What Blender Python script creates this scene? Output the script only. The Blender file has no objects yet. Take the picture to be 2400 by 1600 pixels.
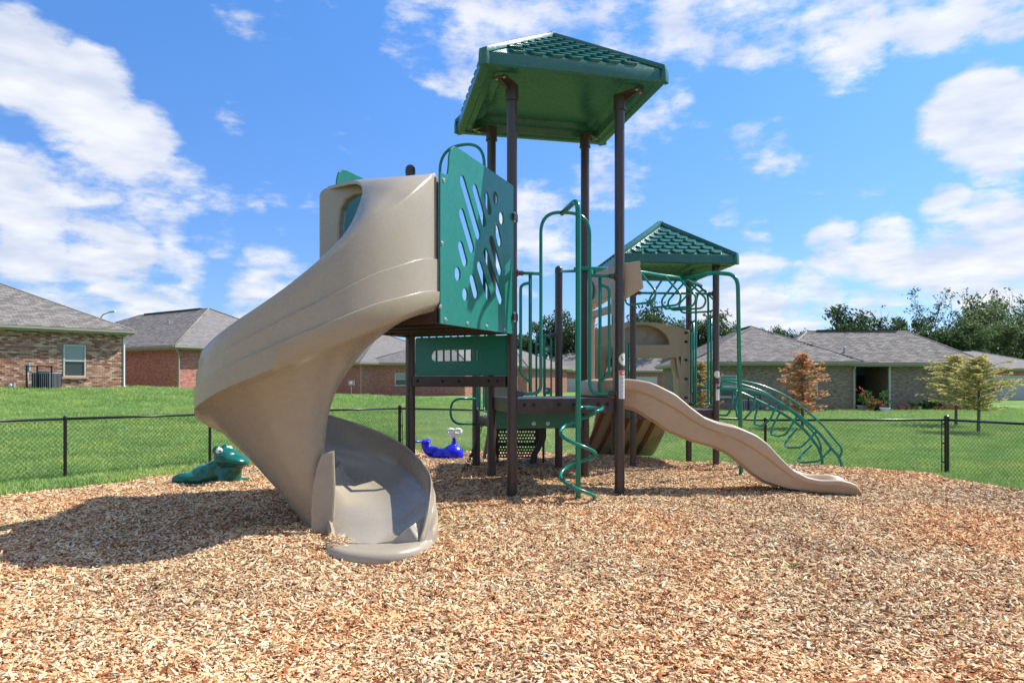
import bpy, bmesh, math, random
import numpy as np
from mathutils import Vector, Matrix, noise as mnoise
R = math.radians
random.seed(7); rng = np.random.default_rng(7)
scene = bpy.context.scene
COL = scene.collection

# ------------------------------------------------------------------ camera
ZC, F, HZ = 1.423, 1600.0, 892.0
cam_d = bpy.data.cameras.new('camera'); cam = bpy.data.objects.new('camera', cam_d); COL.objects.link(cam)
cam.location = (0, 0, ZC); cam.rotation_euler = (R(90), 0, 0)
cam_d.lens = 24; cam_d.sensor_width = 36; cam_d.shift_y = (HZ-800)/2400.0
cam_d.clip_start = 0.05; cam_d.clip_end = 3000
scene.camera = cam
scene.view_settings.view_transform = 'Standard'; scene.view_settings.look = 'None'
scene.view_settings.exposure = 0.60; scene.view_settings.gamma = 1.0
scene.cycles.max_bounces = 6; scene.cycles.transparent_max_bounces = 8

def at(px, py, Y): return Vector(((px-1200)/F*Y, Y, ZC+(HZ-py)/F*Y))

# ------------------------------------------------------------------ sun and sky
SUN = Vector((0.915, 0.405, 1.13)).normalized()
sd = bpy.data.lights.new('sun', 'SUN'); so = bpy.data.objects.new('sun', sd); COL.objects.link(so)
sd.energy = 5.0; sd.angle = R(0.5); sd.color = (1.0, 0.955, 0.88)
so.rotation_euler = (-SUN).to_track_quat('-Z', 'Y').to_euler(); so.location = (20, 10, 30)

def ramp(N, L, fac, stops, interp='LINEAR'):
    r = N.new('ShaderNodeValToRGB'); cr = r.color_ramp; cr.interpolation = interp
    while len(cr.elements) > 1: cr.elements.remove(cr.elements[-1])
    cr.elements[0].position = stops[0][0]; cr.elements[0].color = (*stops[0][1], 1)
    for p, c in stops[1:]:
        e = cr.elements.new(p); e.color = (*c, 1)
    L.new(fac, r.inputs[0]); return r
world = bpy.data.worlds.new('World'); scene.world = world; world.use_nodes = True
def build_world():
    nt = world.node_tree; N = nt.nodes; L = nt.links; N.clear()
    out = N.new('ShaderNodeOutputWorld'); bg = N.new('ShaderNodeBackground'); bg.inputs[1].default_value = 0.069
    L.new(bg.outputs[0], out.inputs[0])
    def val(x): return x
    def m(op, a, b=None, c=None, clamp=False):
        n = N.new('ShaderNodeMath'); n.operation = op; n.use_clamp = clamp
        for i, v in enumerate((a, b, c)):
            if v is None: continue
            if isinstance(v, (int, float)): n.inputs[i].default_value = v
            else: L.new(v, n.inputs[i])
        return n.outputs[0]
    sky = N.new('ShaderNodeTexSky'); sky.sky_type = 'NISHITA'; sky.sun_disc = False
    sky.sun_elevation = math.asin(SUN.z); sky.sun_rotation = math.atan2(SUN.x, SUN.y)
    sky.air_density = 1.0; sky.dust_density = 0.4; sky.ozone_density = 2.5
    tint = N.new('ShaderNodeMix'); tint.data_type = 'RGBA'; tint.blend_type = 'MULTIPLY'; tint.inputs[0].default_value = 1
    L.new(sky.outputs[0], tint.inputs[6])
    tc = N.new('ShaderNodeTexCoord'); sep = N.new('ShaderNodeSeparateXYZ'); L.new(tc.outputs['Generated'], sep.inputs[0])
    tr_ = ramp(N, L, sep.outputs[2], [(0.0, (0.85, 1.05, 1.42)), (0.18, (0.86, 1.20, 1.76)), (0.5, (0.92, 1.58, 2.25)), (1.0, (0.90, 1.45, 2.1))])
    L.new(tr_.outputs[0], tint.inputs[7])
    z = m('MAXIMUM', sep.outputs[2], 0.0)
    zz = m('ADD', z, 0.22)
    cmb = N.new('ShaderNodeCombineXYZ')
    L.new(m('DIVIDE', sep.outputs[0], zz), cmb.inputs[0]); L.new(m('DIVIDE', sep.outputs[1], zz), cmb.inputs[1]); L.new(m('MULTIPLY', z, 4.5), cmb.inputs[2])
    n1 = N.new('ShaderNodeTexNoise'); n1.inputs['Scale'].default_value = 3.0; n1.inputs['Detail'].default_value = 12; n1.inputs['Roughness'].default_value = 0.60; n1.inputs['Distortion'].default_value = 0.25
    L.new(cmb.outputs[0], n1.inputs['Vector'])
    n2 = N.new('ShaderNodeTexNoise'); n2.inputs['Scale'].default_value = 11.0; n2.inputs['Detail'].default_value = 9; n2.inputs['Roughness'].default_value = 0.62
    mp2 = N.new('ShaderNodeMapping'); mp2.inputs['Scale'].default_value = (1, 1, 2.0); L.new(tc.outputs['Generated'], mp2.inputs[0]); L.new(mp2.outputs[0], n2.inputs['Vector'])
    # cloud banks: direction px,py and angular radius (photo px), weight
    B = [(50,150,130,1.0),(180,230,130,1.0),(290,340,120,.95),(380,450,105,.85),(500,525,70,.5),(60,450,120,.8),(210,470,115,.8),(370,550,80,.45),
         (80,590,100,.85),(260,600,110,.95),(400,650,85,.7),(150,700,110,.7),(350,715,90,.6),
         (590,30,100,.45),(545,280,42,.4),(560,510,55,.3),(650,610,75,.45),(620,700,90,.8),(1000,30,120,.55),(1120,100,120,.7),(1250,50,140,.6),
         (1440,50,130,.55),(1600,50,125,.65),(1780,50,125,.7),(1980,40,125,.78),(2200,10,125,.8),(2380,20,90,.65),(1060,175,65,.5),
         (1500,270,95,.6),(1580,230,60,.5),(1250,500,100,.6),(1240,610,90,.6),(1420,430,90,.6),(1330,570,90,.6),
         (1745,350,60,.45),(1820,380,65,.55),(1895,410,55,.45),(1700,500,45,.4),(1770,550,45,.4),(2290,275,118,1.1),(2390,270,100,1.0),(2330,365,70,.8),
         (2220,495,65,.6),(2320,540,90,.85),(2390,590,100,.9),(1960,590,75,.75),(2080,600,90,.85),(2220,610,100,.9),(2340,650,110,.9),
         (1760,690,110,.9),(1880,700,90,.7),(1660,700,80,.7),(2060,720,70,.6),(1000,700,90,.4)]
    acc = None
    for px, py, r, w in B:
        d = Vector(((px-1200)/F, 1, (HZ-py)/F)); ln = d.length; d.normalize()
        ang = r/F/ln*1.0
        dot = N.new('ShaderNodeVectorMath'); dot.operation = 'DOT_PRODUCT'
        L.new(tc.outputs['Generated'], dot.inputs[0]); dot.inputs[1].default_value = d
        mr = N.new('ShaderNodeMapRange'); mr.interpolation_type = 'SMOOTHSTEP'
        mr.inputs[1].default_value = math.cos(ang*1.35); mr.inputs[2].default_value = math.cos(ang*0.25)
        mr.inputs[3].default_value = 0; mr.inputs[4].default_value = w
        L.new(dot.outputs['Value'], mr.inputs[0])
        acc = mr.outputs[0] if acc is None else m('MAXIMUM', acc, mr.outputs[0])
    # everywhere else in the sky: the same kind of broken cloud
    n3 = N.new('ShaderNodeTexNoise'); n3.inputs['Scale'].default_value = 1.6; n3.inputs['Detail'].default_value = 2
    L.new(cmb.outputs[0], n3.inputs['Vector'])
    wide = m('MULTIPLY', m('SUBTRACT', n3.outputs[0], 0.44, clamp=True), 7.0, clamp=True)
    front = N.new('ShaderNodeMapRange'); front.inputs[1].default_value = 0.35; front.inputs[2].default_value = 0.7
    L.new(sep.outputs[1], front.inputs[0])
    wide = m('MULTIPLY', wide, m('SUBTRACT', 1.0, front.outputs[0]))
    acc = m('MAXIMUM', acc, wide)
    dens = m('ADD', m('ADD', m('MULTIPLY', acc, 0.52), m('MULTIPLY', m('SUBTRACT', n1.outputs[0], 0.5), 0.85)), m('MULTIPLY', m('SUBTRACT', n2.outputs[0], 0.5), 1.05))
    mask = N.new('ShaderNodeMapRange'); mask.interpolation_type = 'SMOOTHSTEP'
    mask.inputs[1].default_value = 0.15; mask.inputs[2].default_value = 0.46
    L.new(dens, mask.inputs[0])
    # shading of the cloud body: thicker parts slightly bluer/greyer
    n4 = N.new('ShaderNodeTexNoise'); n4.inputs['Scale'].default_value = 6.0; n4.inputs['Detail'].default_value = 5
    L.new(cmb.outputs[0], n4.inputs['Vector'])
    cr = N.new('ShaderNodeMix'); cr.data_type = 'RGBA'
    L.new(m('MULTIPLY', m('SUBTRACT', n4.outputs[0], 0.35, clamp=True), 3.0, clamp=True), cr.inputs[0])
    cr.inputs[6].default_value = (6.6, 7.2, 8.6, 1); cr.inputs[7].default_value = (9.6, 9.7, 9.9, 1)
    # pale veil towards the horizon
    mix = N.new('ShaderNodeMix'); mix.data_type = 'RGBA'
    L.new(m('MULTIPLY', mask.outputs[0], 0.93), mix.inputs[0]); L.new(tint.outputs[2], mix.inputs[6]); L.new(cr.outputs[2], mix.inputs[7])
    L.new(mix.outputs[2], bg.inputs[0])
    world.cycles.sampling_method = 'MANUAL'; world.cycles.sample_map_resolution = 512
build_world()

# ------------------------------------------------------------------ naming helpers
def tag(o, label=None, cat=None, group=None, kind=None):
    if label: o['label'] = label
    if cat: o['category'] = cat
    if group: o['group'] = group
    if kind: o['kind'] = kind
    return o
def empty(name, loc=(0, 0, 0), rz=0, label=None, cat=None, group=None):
    o = bpy.data.objects.new(name, None); COL.objects.link(o); o.location = loc; o.rotation_euler = (0, 0, rz)
    o.empty_display_size = 0.2
    return tag(o, label, cat, group)
def link(name, me, parent=None, mat=None, world_space=True):
    """object from mesh data whose vertices are world coordinates"""
    o = bpy.data.objects.new(name, me); COL.objects.link(o)
    if mat and not me.materials: me.materials.append(mat)
    if parent is not None:
        o.parent = parent
        if world_space: o.matrix_parent_inverse = pm(parent).inverted()
    return o
def pm(o):
    M = Matrix.LocRotScale(o.location, o.rotation_euler, o.scale)
    if o.parent is not None: M = pm(o.parent) @ o.matrix_parent_inverse @ M
    return M
def inst(name, me, M, parent):
    """shared mesh placed by world matrix M under parent"""
    o = bpy.data.objects.new(name, me); COL.objects.link(o)
    o.parent = parent; o.matrix_parent_inverse = pm(parent).inverted() @ M
    return o

class MB:
    def __init__(s): s.v = []; s.f = []
    def add(s, vs, fs):
        b = len(s.v); s.v += [tuple(p) for p in vs]; s.f += [tuple(i+b for i in f) for f in fs]; return s
    def hexa(s, p):   # 8 points, bottom 0-3 ccw, top 4-7
        return s.add(p, [(3,2,1,0),(4,5,6,7),(0,1,5,4),(1,2,6,5),(2,3,7,6),(3,0,4,7)])
    def box(s, c, size, ax=(1,0,0), up=(0,0,1)):
        x = Vector(ax).normalized(); z = Vector(up).normalized(); y = z.cross(x).normalized(); z = x.cross(y)
        c = Vector(c); a, b, h = size[0]/2, size[1]/2, size[2]/2
        return s.hexa([c-x*a-y*b-z*h, c+x*a-y*b-z*h, c+x*a+y*b-z*h, c-x*a+y*b-z*h, c-x*a-y*b+z*h, c+x*a-y*b+z*h, c+x*a+y*b+z*h, c-x*a+y*b+z*h])
    def tube(s, pts, r, n=10, closed=False, caps=True):
        pts = [Vector(p) for p in pts]; m = len(pts)
        rr = r if isinstance(r, (list, tuple)) else [r]*m
        T = []
        for i in range(m):
            a = pts[(i-1) % m] if (closed or i > 0) else pts[i]
            b = pts[(i+1) % m] if (closed or i < m-1) else pts[i]
            T.append((b-a).normalized())
        up = Vector((0,0,1)) if abs(T[0].z) < 0.9 else Vector((1,0,0))
        u = (up - T[0]*up.dot(T[0])).normalized()
        vs = []
        for i in range(m):
            u = (u - T[i]*u.dot(T[i])).normalized(); w = T[i].cross(u)
            for k in range(n):
                a = 2*math.pi*k/n; vs.append(pts[i]+(u*math.cos(a)+w*math.sin(a))*rr[i])
        fs = []
        for i in range(m if closed else m-1):
            j = (i+1) % m
            for k in range(n):
                l = (k+1) % n; fs.append((i*n+k, i*n+l, j*n+l, j*n+k))
        if caps and not closed:
            fs.append(tuple(range(n-1, -1, -1))); fs.append(tuple((m-1)*n+k for k in range(n)))
        return s.add(vs, fs)
    def loft(s, loops, caps=True, closed_sec=True):
        n = len(loops[0]); vs = [p for l in loops for p in l]; fs = []
        for i in range(len(loops)-1):
            for k in range(n if closed_sec else n-1):
                l = (k+1) % n; fs.append((i*n+k, i*n+l, (i+1)*n+l, (i+1)*n+k))
        if caps and closed_sec:
            fs.append(tuple(range(n-1, -1, -1))); fs.append(tuple((len(loops)-1)*n+k for k in range(n)))
        return s.add(vs, fs)
    def lathe(s, c, prof, n=20, axis=(0,0,1)):
        c = Vector(c); z = Vector(axis).normalized(); x = z.orthogonal().normalized(); y = z.cross(x)
        loops = [[c+z*h+(x*math.cos(2*math.pi*k/n)+y*math.sin(2*math.pi*k/n))*max(r, 1e-4) for k in range(n)] for r, h in prof]
        return s.loft(loops)
    def mesh(s, name, smooth=False, angle=None, bevel=0, fixn=True):
        me = bpy.data.meshes.new(name); me.from_pydata(s.v, [], s.f)
        if fixn or bevel:
            bm = bmesh.new(); bm.from_mesh(me)
            if bevel:
                es = [e for e in bm.edges if len(e.link_faces) == 2 and e.calc_face_angle(0) > 0.6]
                bmesh.ops.bevel(bm, geom=es, offset=bevel, segments=2, affect='EDGES', profile=0.6, clamp_overlap=True)
            bmesh.ops.recalc_face_normals(bm, faces=bm.faces); bm.to_mesh(me); bm.free()
        if smooth:
            me.polygons.foreach_set('use_smooth', [True]*len(me.polygons))
            me.update()
            if angle: me.set_sharp_from_angle(angle=R(angle))
        me.update()
        return me
    def obj(s, name, mat, parent=None, smooth=False, angle=None, bevel=0, fixn=True):
        return link(name, s.mesh(name, smooth, angle, bevel, fixn), parent, mat)

def fillet(pts, r, n=6, closed=False):
    pts = [Vector(p) for p in pts]; out = []; m = len(pts)
    for i in range(m):
        if not closed and i in (0, m-1): out.append(pts[i]); continue
        p = pts[i]; a = pts[i-1]; b = pts[(i+1) % m]
        da = (a-p); db = (b-p); ang = da.angle(db, 3.14)
        if ang > 3.1: out.append(p); continue
        t = min(r/math.tan(ang/2), da.length*0.48, db.length*0.48)
        s0 = p+da.normalized()*t; s1 = p+db.normalized()*t
        for k in range(n+1):
            u = k/n; out.append(s0*(1-u)**2 + p*2*u*(1-u) + s1*u*u)
    return out
def smooth_path(pts, sub=6):
    P = [Vector(p) for p in pts]; P = [P[0]*2-P[1]]+P+[P[-1]*2-P[-2]]; out = []
    for i in range(1, len(P)-2):
        for k in range(sub):
            t = k/sub; a, b, c, d = P[i-1], P[i], P[i+1], P[i+2]
            out.append(0.5*((2*b)+(c-a)*t+(2*a-5*b+4*c-d)*t*t+(3*b-a-3*c+d)*t**3))
    out.append(P[-2]); return out
def plate(name, outline, holes, frame, thick, mat, parent, bevel=0.0):
    """flat plate with holes: outline/holes as 2D lists; frame = (origin, u, v) world; normal n = u x v, extruded both ways thick/2"""
    cu = bpy.data.curves.new(name, 'CURVE'); cu.dimensions = '2D'; cu.fill_mode = 'BOTH'; cu.extrude = thick/2-bevel
    if bevel: cu.bevel_depth = bevel; cu.bevel_resolution = 1; cu.offset = -bevel
    for poly in [outline]+list(holes):
        sp = cu.splines.new('POLY'); sp.points.add(len(poly)-1)
        for i, p in enumerate(poly): sp.points[i].co = (p[0], p[1], 0, 1)
        sp.use_cyclic_u = True
    tmp = bpy.data.objects.new('tmp', cu); COL.objects.link(tmp)
    dg = bpy.context.evaluated_depsgraph_get()
    me = bpy.data.meshes.new_from_object(tmp.evaluated_get(dg)); me.name = name
    bpy.data.objects.remove(tmp); bpy.data.curves.remove(cu)
    o, u, v = [Vector(q) for q in frame]; u.normalize(); v.normalize(); n = u.cross(v)
    M = Matrix(((u.x, v.x, n.x, o.x), (u.y, v.y, n.y, o.y), (u.z, v.z, n.z, o.z), (0,0,0,1)))
    me.transform(M); me.materials.clear()
    me.polygons.foreach_set('use_smooth', [False]*len(me.polygons))
    return link(name, me, parent, mat)
def capsule2(a, b, r, n=8):
    a = Vector(a).to_2d() if len(a) > 2 else Vector(a); b = Vector(b); d = (b-a)
    if d.length < 1e-5: d = Vector((0, 1))
    ang = math.atan2(d.y, d.x); out = []
    for k in range(n+1):
        t = ang+math.pi/2+math.pi*k/n; out.append((a.x+r*math.cos(t), a.y+r*math.sin(t)))
    for k in range(n+1):
        t = ang-math.pi/2+math.pi*k/n; out.append((b.x+r*math.cos(t), b.y+r*math.sin(t)))
    return out
def circle2(c, r, n=12): return [(c[0]+r*math.cos(2*math.pi*k/n), c[1]+r*math.sin(2*math.pi*k/n)) for k in range(n)]
def rrect2(x0, y0, x1, y1, r, n=4):
    out = []
    for cx, cy, a0 in ((x1-r, y1-r, 0), (x0+r, y1-r, 90), (x0+r, y0+r, 180), (x1-r, y0+r, 270)):
        for k in range(n+1):
            t = R(a0+90*k/n); out.append((cx+r*math.cos(t), cy+r*math.sin(t)))
    return out
def key(s, K):
    if s <= K[0][0]: return K[0][1]
    for (a, va), (b, vb) in zip(K, K[1:]):
        if s <= b:
            t = (s-a)/(b-a); return va+(vb-va)*t
    return K[-1][1]
def skey(s, K, h=0.06):   # softened piecewise-linear
    return (key(s-h, K)+2*key(s-h/2, K)+2*key(s, K)+2*key(s+h/2, K)+key(s+h, K))/8

# ------------------------------------------------------------------ materials
def mat_base(name):
    m = bpy.data.materials.new(name); m.use_nodes = True; nt = m.node_tree
    return m, nt, nt.nodes, nt.links, nt.nodes['Principled BSDF']
def noise_node(N, L, scale, detail=4, rough=0.55, coord='Object', vec=None, stretch=None):
    tc = N.new('ShaderNodeTexCoord'); n = N.new('ShaderNodeTexNoise')
    n.inputs['Scale'].default_value = scale; n.inputs['Detail'].default_value = detail; n.inputs['Roughness'].default_value = rough
    src = vec or tc.outputs[coord]
    if stretch:
        mp = N.new('ShaderNodeMapping'); mp.inputs['Scale'].default_value = stretch; L.new(src, mp.inputs[0]); src = mp.outputs[0]
    L.new(src, n.inputs['Vector']); return n
def mixc(N, L, fac, a, b, mode='MIX'):
    m = N.new('ShaderNodeMix'); m.data_type = 'RGBA'; m.blend_type = mode
    for i, v in ((0, fac), (6, a), (7, b)):
        if isinstance(v, (int, float)): m.inputs[i].default_value = v
        elif isinstance(v, tuple): m.inputs[i].default_value = (*v, 1)
        else: L.new(v, m.inputs[i])
    return m.outputs[2]
def bump(N, L, h, strength, dist, bsdf):
    b = N.new('ShaderNodeBump'); b.inputs['Strength'].default_value = strength; b.inputs['Distance'].default_value = dist
    L.new(h, b.inputs['Height']); L.new(b.outputs[0], bsdf.inputs['Normal'])
def plastic(name, col, rough=0.35, var=0.12, bstr=0.1, bscale=60, dirt=None, dirt_amt=0.25, spec=0.5, coat=0.0):
    m, nt, N, L, P = mat_base(name)
    n = noise_node(N, L, 1.7, 5); n2 = noise_node(N, L, 14, 6, 0.65)
    r1 = ramp(N, L, n.outputs[0], [(0.3, tuple(c*(1-var) for c in col)), (0.7, tuple(min(1, c*(1+var)) for c in col))])
    c = r1.outputs[0]
    if dirt:
        rd = ramp(N, L, n2.outputs[0], [(0.52, (0, 0, 0)), (0.75, (dirt_amt,)*3)])
        c = mixc(N, L, rd.outputs[0], c, dirt)
    L.new(c, P.inputs['Base Color'])
    rr = N.new('ShaderNodeMapRange'); rr.inputs[1].default_value = 0.3; rr.inputs[2].default_value = 0.7; rr.inputs[3].default_value = rough*0.8; rr.inputs[4].default_value = rough*1.25
    L.new(n2.outputs[0], rr.inputs[0]); L.new(rr.outputs[0], P.inputs['Roughness'])
    P.inputs['Specular IOR Level'].default_value = spec; P.inputs['Coat Weight'].default_value = coat; P.inputs['Coat Roughness'].default_value = 0.1
    nb = noise_node(N, L, bscale, 3); bump(N, L, nb.outputs[0], bstr, 0.01, P)
    return m
M = {}
M['tan'] = plastic('tan_plastic', (0.350, 0.300, 0.225), 0.27, 0.05, 0.06, 90, (0.27, 0.21, 0.15), 0.30)
M['tan2'] = plastic('warm_tan_plastic', (0.46, 0.335, 0.220), 0.40, 0.06, 0.06, 90, (0.28, 0.19, 0.13), 0.30)
M['tube'] = plastic('green_powder_coat', (0.004, 0.205, 0.145), 0.22, 0.10, 0.02, 50, (0.02, 0.14, 0.10), 0.3)
M['panel'] = plastic('green_sheet_plastic', (0.012, 0.18, 0.135), 0.30, 0.08, 0.03, 60, (0.07, 0.27, 0.22), 0.2)
M['roofg'] = plastic('green_roof_plastic', (0.022, 0.125, 0.098), 0.28, 0.08, 0.05, 90, (0.05, 0.24, 0.19), 0.25)
M['post'] = plastic('brown_powder_coat', (0.062, 0.042, 0.038), 0.30, 0.05, 0.0, 30, (0.10, 0.08, 0.065), 0.05)
M['deck'] = plastic('brown_vinyl_deck', (0.050, 0.032, 0.030), 0.42, 0.15, 0.3, 70, (0.12, 0.10, 0.085), 0.4)
M['bolt'] = plastic('galvanised_bolt', (0.55, 0.54, 0.50), 0.3, 0.1); M['bolt'].node_tree.nodes['Principled BSDF'].inputs['Metallic'].default_value = 0.8
M['hole'] = plastic('recess_dark', (0.012, 0.009, 0.008), 0.8, 0.2)
M['black'] = plastic('black_vinyl_metal', (0.012, 0.012, 0.013), 0.35, 0.2)
M['chain'] = plastic('dark_coated_chain', (0.03, 0.03, 0.035), 0.35, 0.3); M['chain'].node_tree.nodes['Principled BSDF'].inputs['Metallic'].default_value = 0.4
M['frog'] = plastic('frog_green_plastic', (0.0, 0.11, 0.078), 0.22, 0.2, 0.05, 40, (0.02, 0.12, 0.10), 0.3)
M['whale'] = plastic('whale_blue_plastic', (0.012, 0.015, 0.62), 0.25, 0.1, 0.05)
M['whiteplastic'] = plastic('white_plastic', (0.75, 0.74, 0.73), 0.3, 0.05)
M['label'] = plastic('label_white', (0.72, 0.73, 0.74), 0.4, 0.03)
M['labelgrey'] = plastic('label_grey_print', (0.22, 0.24, 0.28), 0.5, 0.03)
M['labelred'] = plastic('label_orange_red', (0.75, 0.10, 0.03), 0.45, 0.03)
M['labellime'] = plastic('label_lime', (0.45, 0.52, 0.08), 0.45, 0.03)
M['ink'] = plastic('black_print', (0.01, 0.01, 0.012), 0.5, 0.03)
M['trim'] = plastic('olive_trim_paint', (0.33, 0.32, 0.22), 0.5, 0.08)
M['cream'] = plastic('cream_trim_paint', (0.55, 0.53, 0.45), 0.5, 0.06)
M['white'] = plastic('white_vinyl', (0.75, 0.75, 0.72), 0.45, 0.04)
M['greymetal'] = plastic('grey_metal', (0.28, 0.29, 0.31), 0.4, 0.1)
M['garage'] = plastic('garage_door_paint', (0.48, 0.48, 0.47), 0.5, 0.05)
M['concrete'] = plastic('driveway_concrete', (0.55, 0.54, 0.50), 0.8, 0.1)
M['terracotta'] = plastic('terracotta', (0.42, 0.11, 0.05), 0.7, 0.15)
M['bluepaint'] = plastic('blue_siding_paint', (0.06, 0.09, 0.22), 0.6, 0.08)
def glass(name, col, rough=0.08):
    m, nt, N, L, P = mat_base(name)
    P.inputs['Base Color'].default_value = (*col, 1); P.inputs['Roughness'].default_value = rough; P.inputs['Specular IOR Level'].default_value = 0.8
    return m
M['pane'] = glass('window_glass_teal', (0.17, 0.28, 0.26)); M['pane_dark'] = glass('window_screen_dark', (0.05, 0.06, 0.06), 0.3)

def brick_mat(name, cols, mortar, scale=1.0):
    m, nt, N, L, P = mat_base(name)
    tc = N.new('ShaderNodeTexCoord')
    b = N.new('ShaderNodeTexBrick'); b.inputs['Scale'].default_value = 1.0; b.inputs['Brick Width'].default_value = 0.21; b.inputs['Row Height'].default_value = 0.077
    b.inputs['Mortar Size'].default_value = 0.008; b.inputs['Bias'].default_value = 0.0
    b.inputs['Color1'].default_value = (*cols[0], 1); b.inputs['Color2'].default_value = (*cols[1], 1); b.inputs['Mortar'].default_value = (*mortar, 1)
    L.new(tc.outputs['UV'], b.inputs['Vector'])
    wn = noise_node(N, L, 1.0, 4, 0.7, vec=tc.outputs['UV'], stretch=(4.5, 13, 1))
    r2 = ramp(N, L, wn.outputs[0], [(0.35, (0.55, 0.5, 0.5)), (0.5, (1, 1, 1)), (0.68, (1.6, 1.5, 1.4))])
    c = mixc(N, L, 0.85, b.outputs['Color'], r2.outputs[0], 'MULTIPLY')
    L.new(c, P.inputs['Base Color']); P.inputs['Roughness'].default_value = 0.85
    bump(N, L, b.outputs['Fac'], -0.6, 0.01, P)
    return m
M['brickred'] = brick_mat('red_brick', ((0.42, 0.10, 0.065), (0.55, 0.20, 0.14)), (0.40, 0.33, 0.28))
M['bricktan'] = brick_mat('grey_brown_brick', ((0.20, 0.150, 0.108), (0.30, 0.228, 0.160)), (0.26, 0.215, 0.165))
M['brickfar'] = brick_mat('rose_brick', ((0.33, 0.105, 0.075), (0.44, 0.18, 0.13)), (0.30, 0.22, 0.18))
def rand_mat(name, stops, rough=0.85, nscale=25, namp=0.25, bstr=0.3, trans=0.0):
    m, nt, N, L, P = mat_base(name)
    oi = N.new('ShaderNodeObjectInfo'); r1 = ramp(N, L, oi.outputs['Random'], stops)
    n = noise_node(N, L, nscale, 3); r2 = ramp(N, L, n.outputs[0], [(0.3, (1-namp,)*3), (0.7, (1+namp,)*3)])
    c = mixc(N, L, 1.0, r1.outputs[0], r2.outputs[0], 'MULTIPLY'); L.new(c, P.inputs['Base Color']); P.inputs['Roughness'].default_value = rough
    P.inputs['Specular IOR Level'].default_value = 0.25
    if bstr: bump(N, L, n.outputs[0], bstr, 0.005, P)
    return m
BR = [(0.0, (0.22, 0.10, 0.075)), (0.25, (0.34, 0.165, 0.115)), (0.45, (0.46, 0.24, 0.165)), (0.62, (0.54, 0.31, 0.215)), (0.78, (0.70, 0.52, 0.36)), (0.90, (0.34, 0.20, 0.155)), (1.0, (0.50, 0.34, 0.24))]
M['brickpiece'] = rand_mat('mixed_brown_brick', BR, 0.9, 40, 0.25)
M['mortar'] = plastic('mortar', (0.33, 0.27, 0.22), 0.9, 0.15)
def islandrand_mat(name, stops, rough=0.9, big=None):
    m, nt, N, L, P = mat_base(name)
    g = N.new('ShaderNodeNewGeometry'); r1 = ramp(N, L, g.outputs['Random Per Island'], stops)
    n = noise_node(N, L, 30, 3); r2 = ramp(N, L, n.outputs[0], [(0.3, (0.8,)*3), (0.7, (1.2,)*3)])
    c = mixc(N, L, 1.0, r1.outputs[0], r2.outputs[0], 'MULTIPLY')
    if big:
        nb = noise_node(N, L, big, 3); r3 = ramp(N, L, nb.outputs[0], [(0.35, (0.78, 0.78, 0.8)), (0.65, (1.18, 1.15, 1.1))]); c = mixc(N, L, 1.0, c, r3.outputs[0], 'MULTIPLY')
    L.new(c, P.inputs['Base Color']); P.inputs['Roughness'].default_value = rough; P.inputs['Specular IOR Level'].default_value = 0.25
    return m
M['brickisland'] = islandrand_mat('mixed_brown_brick_field', BR)
SH = [(0, (0.150, 0.136, 0.126)), (0.5, (0.205, 0.186, 0.172)), (1.0, (0.275, 0.250, 0.230))]
M['shingle'] = rand_mat('asphalt_shingle', SH, 0.95, 60, 0.2)
M['shingleisland'] = islandrand_mat('asphalt_shingle_field', SH, 0.95)
def shingle_far():
    m, nt, N, L, P = mat_base('asphalt_roof')
    tc = N.new('ShaderNodeTexCoord'); b = N.new('ShaderNodeTexBrick')
    b.inputs['Scale'].default_value = 1; b.inputs['Brick Width'].default_value = 0.33; b.inputs['Row Height'].default_value = 0.145; b.inputs['Mortar Size'].default_value = 0.008
    b.inputs['Color1'].default_value = (0.150, 0.138, 0.130, 1); b.inputs['Color2'].default_value = (0.21, 0.193, 0.182, 1); b.inputs['Mortar'].default_value = (0.11, 0.10, 0.10, 1)
    L.new(tc.outputs['UV'], b.inputs['Vector']); n = noise_node(N, L, 6, 5, 0.7, vec=tc.outputs['UV'])
    r2 = ramp(N, L, n.outputs[0], [(0.35, (0.8,)*3), (0.65, (1.2,)*3)])
    L.new(mixc(N, L, 1, b.outputs['Color'], r2.outputs[0], 'MULTIPLY'), P.inputs['Base Color']); P.inputs['Roughness'].default_value = 0.95
    return m
M['rooffar'] = shingle_far()
def leaf_mat(name, stops, trans=0.35, patch=False):
    m, nt, N, L, P = mat_base(name)
    g = N.new('ShaderNodeNewGeometry'); r1 = ramp(N, L, g.outputs['Random Per Island'], stops)
    col = r1.outputs[0]
    if patch:
        nb = N.new('ShaderNodeTexNoise'); nb.inputs['Scale'].default_value = 0.8; nb.inputs['Detail'].default_value = 5; L.new(g.outputs['Position'], nb.inputs['Vector'])
        rp = ramp(N, L, nb.outputs[0], [(0.34, (0.78, 0.86, 0.8)), (0.5, (1, 1, 1)), (0.66, (1.35, 1.15, 1.1))]); col = mixc(N, L, 1, col, rp.outputs[0], 'MULTIPLY')
    L.new(col, P.inputs['Base Color']); P.inputs['Roughness'].default_value = 0.6; P.inputs['Specular IOR Level'].default_value = 0.2
    tr = N.new('ShaderNodeBsdfTranslucent'); L.new(col, tr.inputs[0]); mx = N.new('ShaderNodeMixShader'); mx.inputs[0].default_value = trans
    L.new(P.outputs[0], mx.inputs[1]); L.new(tr.outputs[0], mx.inputs[2]); L.new(mx.outputs[0], N['Material Output'].inputs[0])
    return m
M['leaf'] = leaf_mat('tree_leaves', [(0, (0.030, 0.058, 0.022)), (0.5, (0.060, 0.105, 0.036)), (1, (0.105, 0.155, 0.055))])
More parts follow.
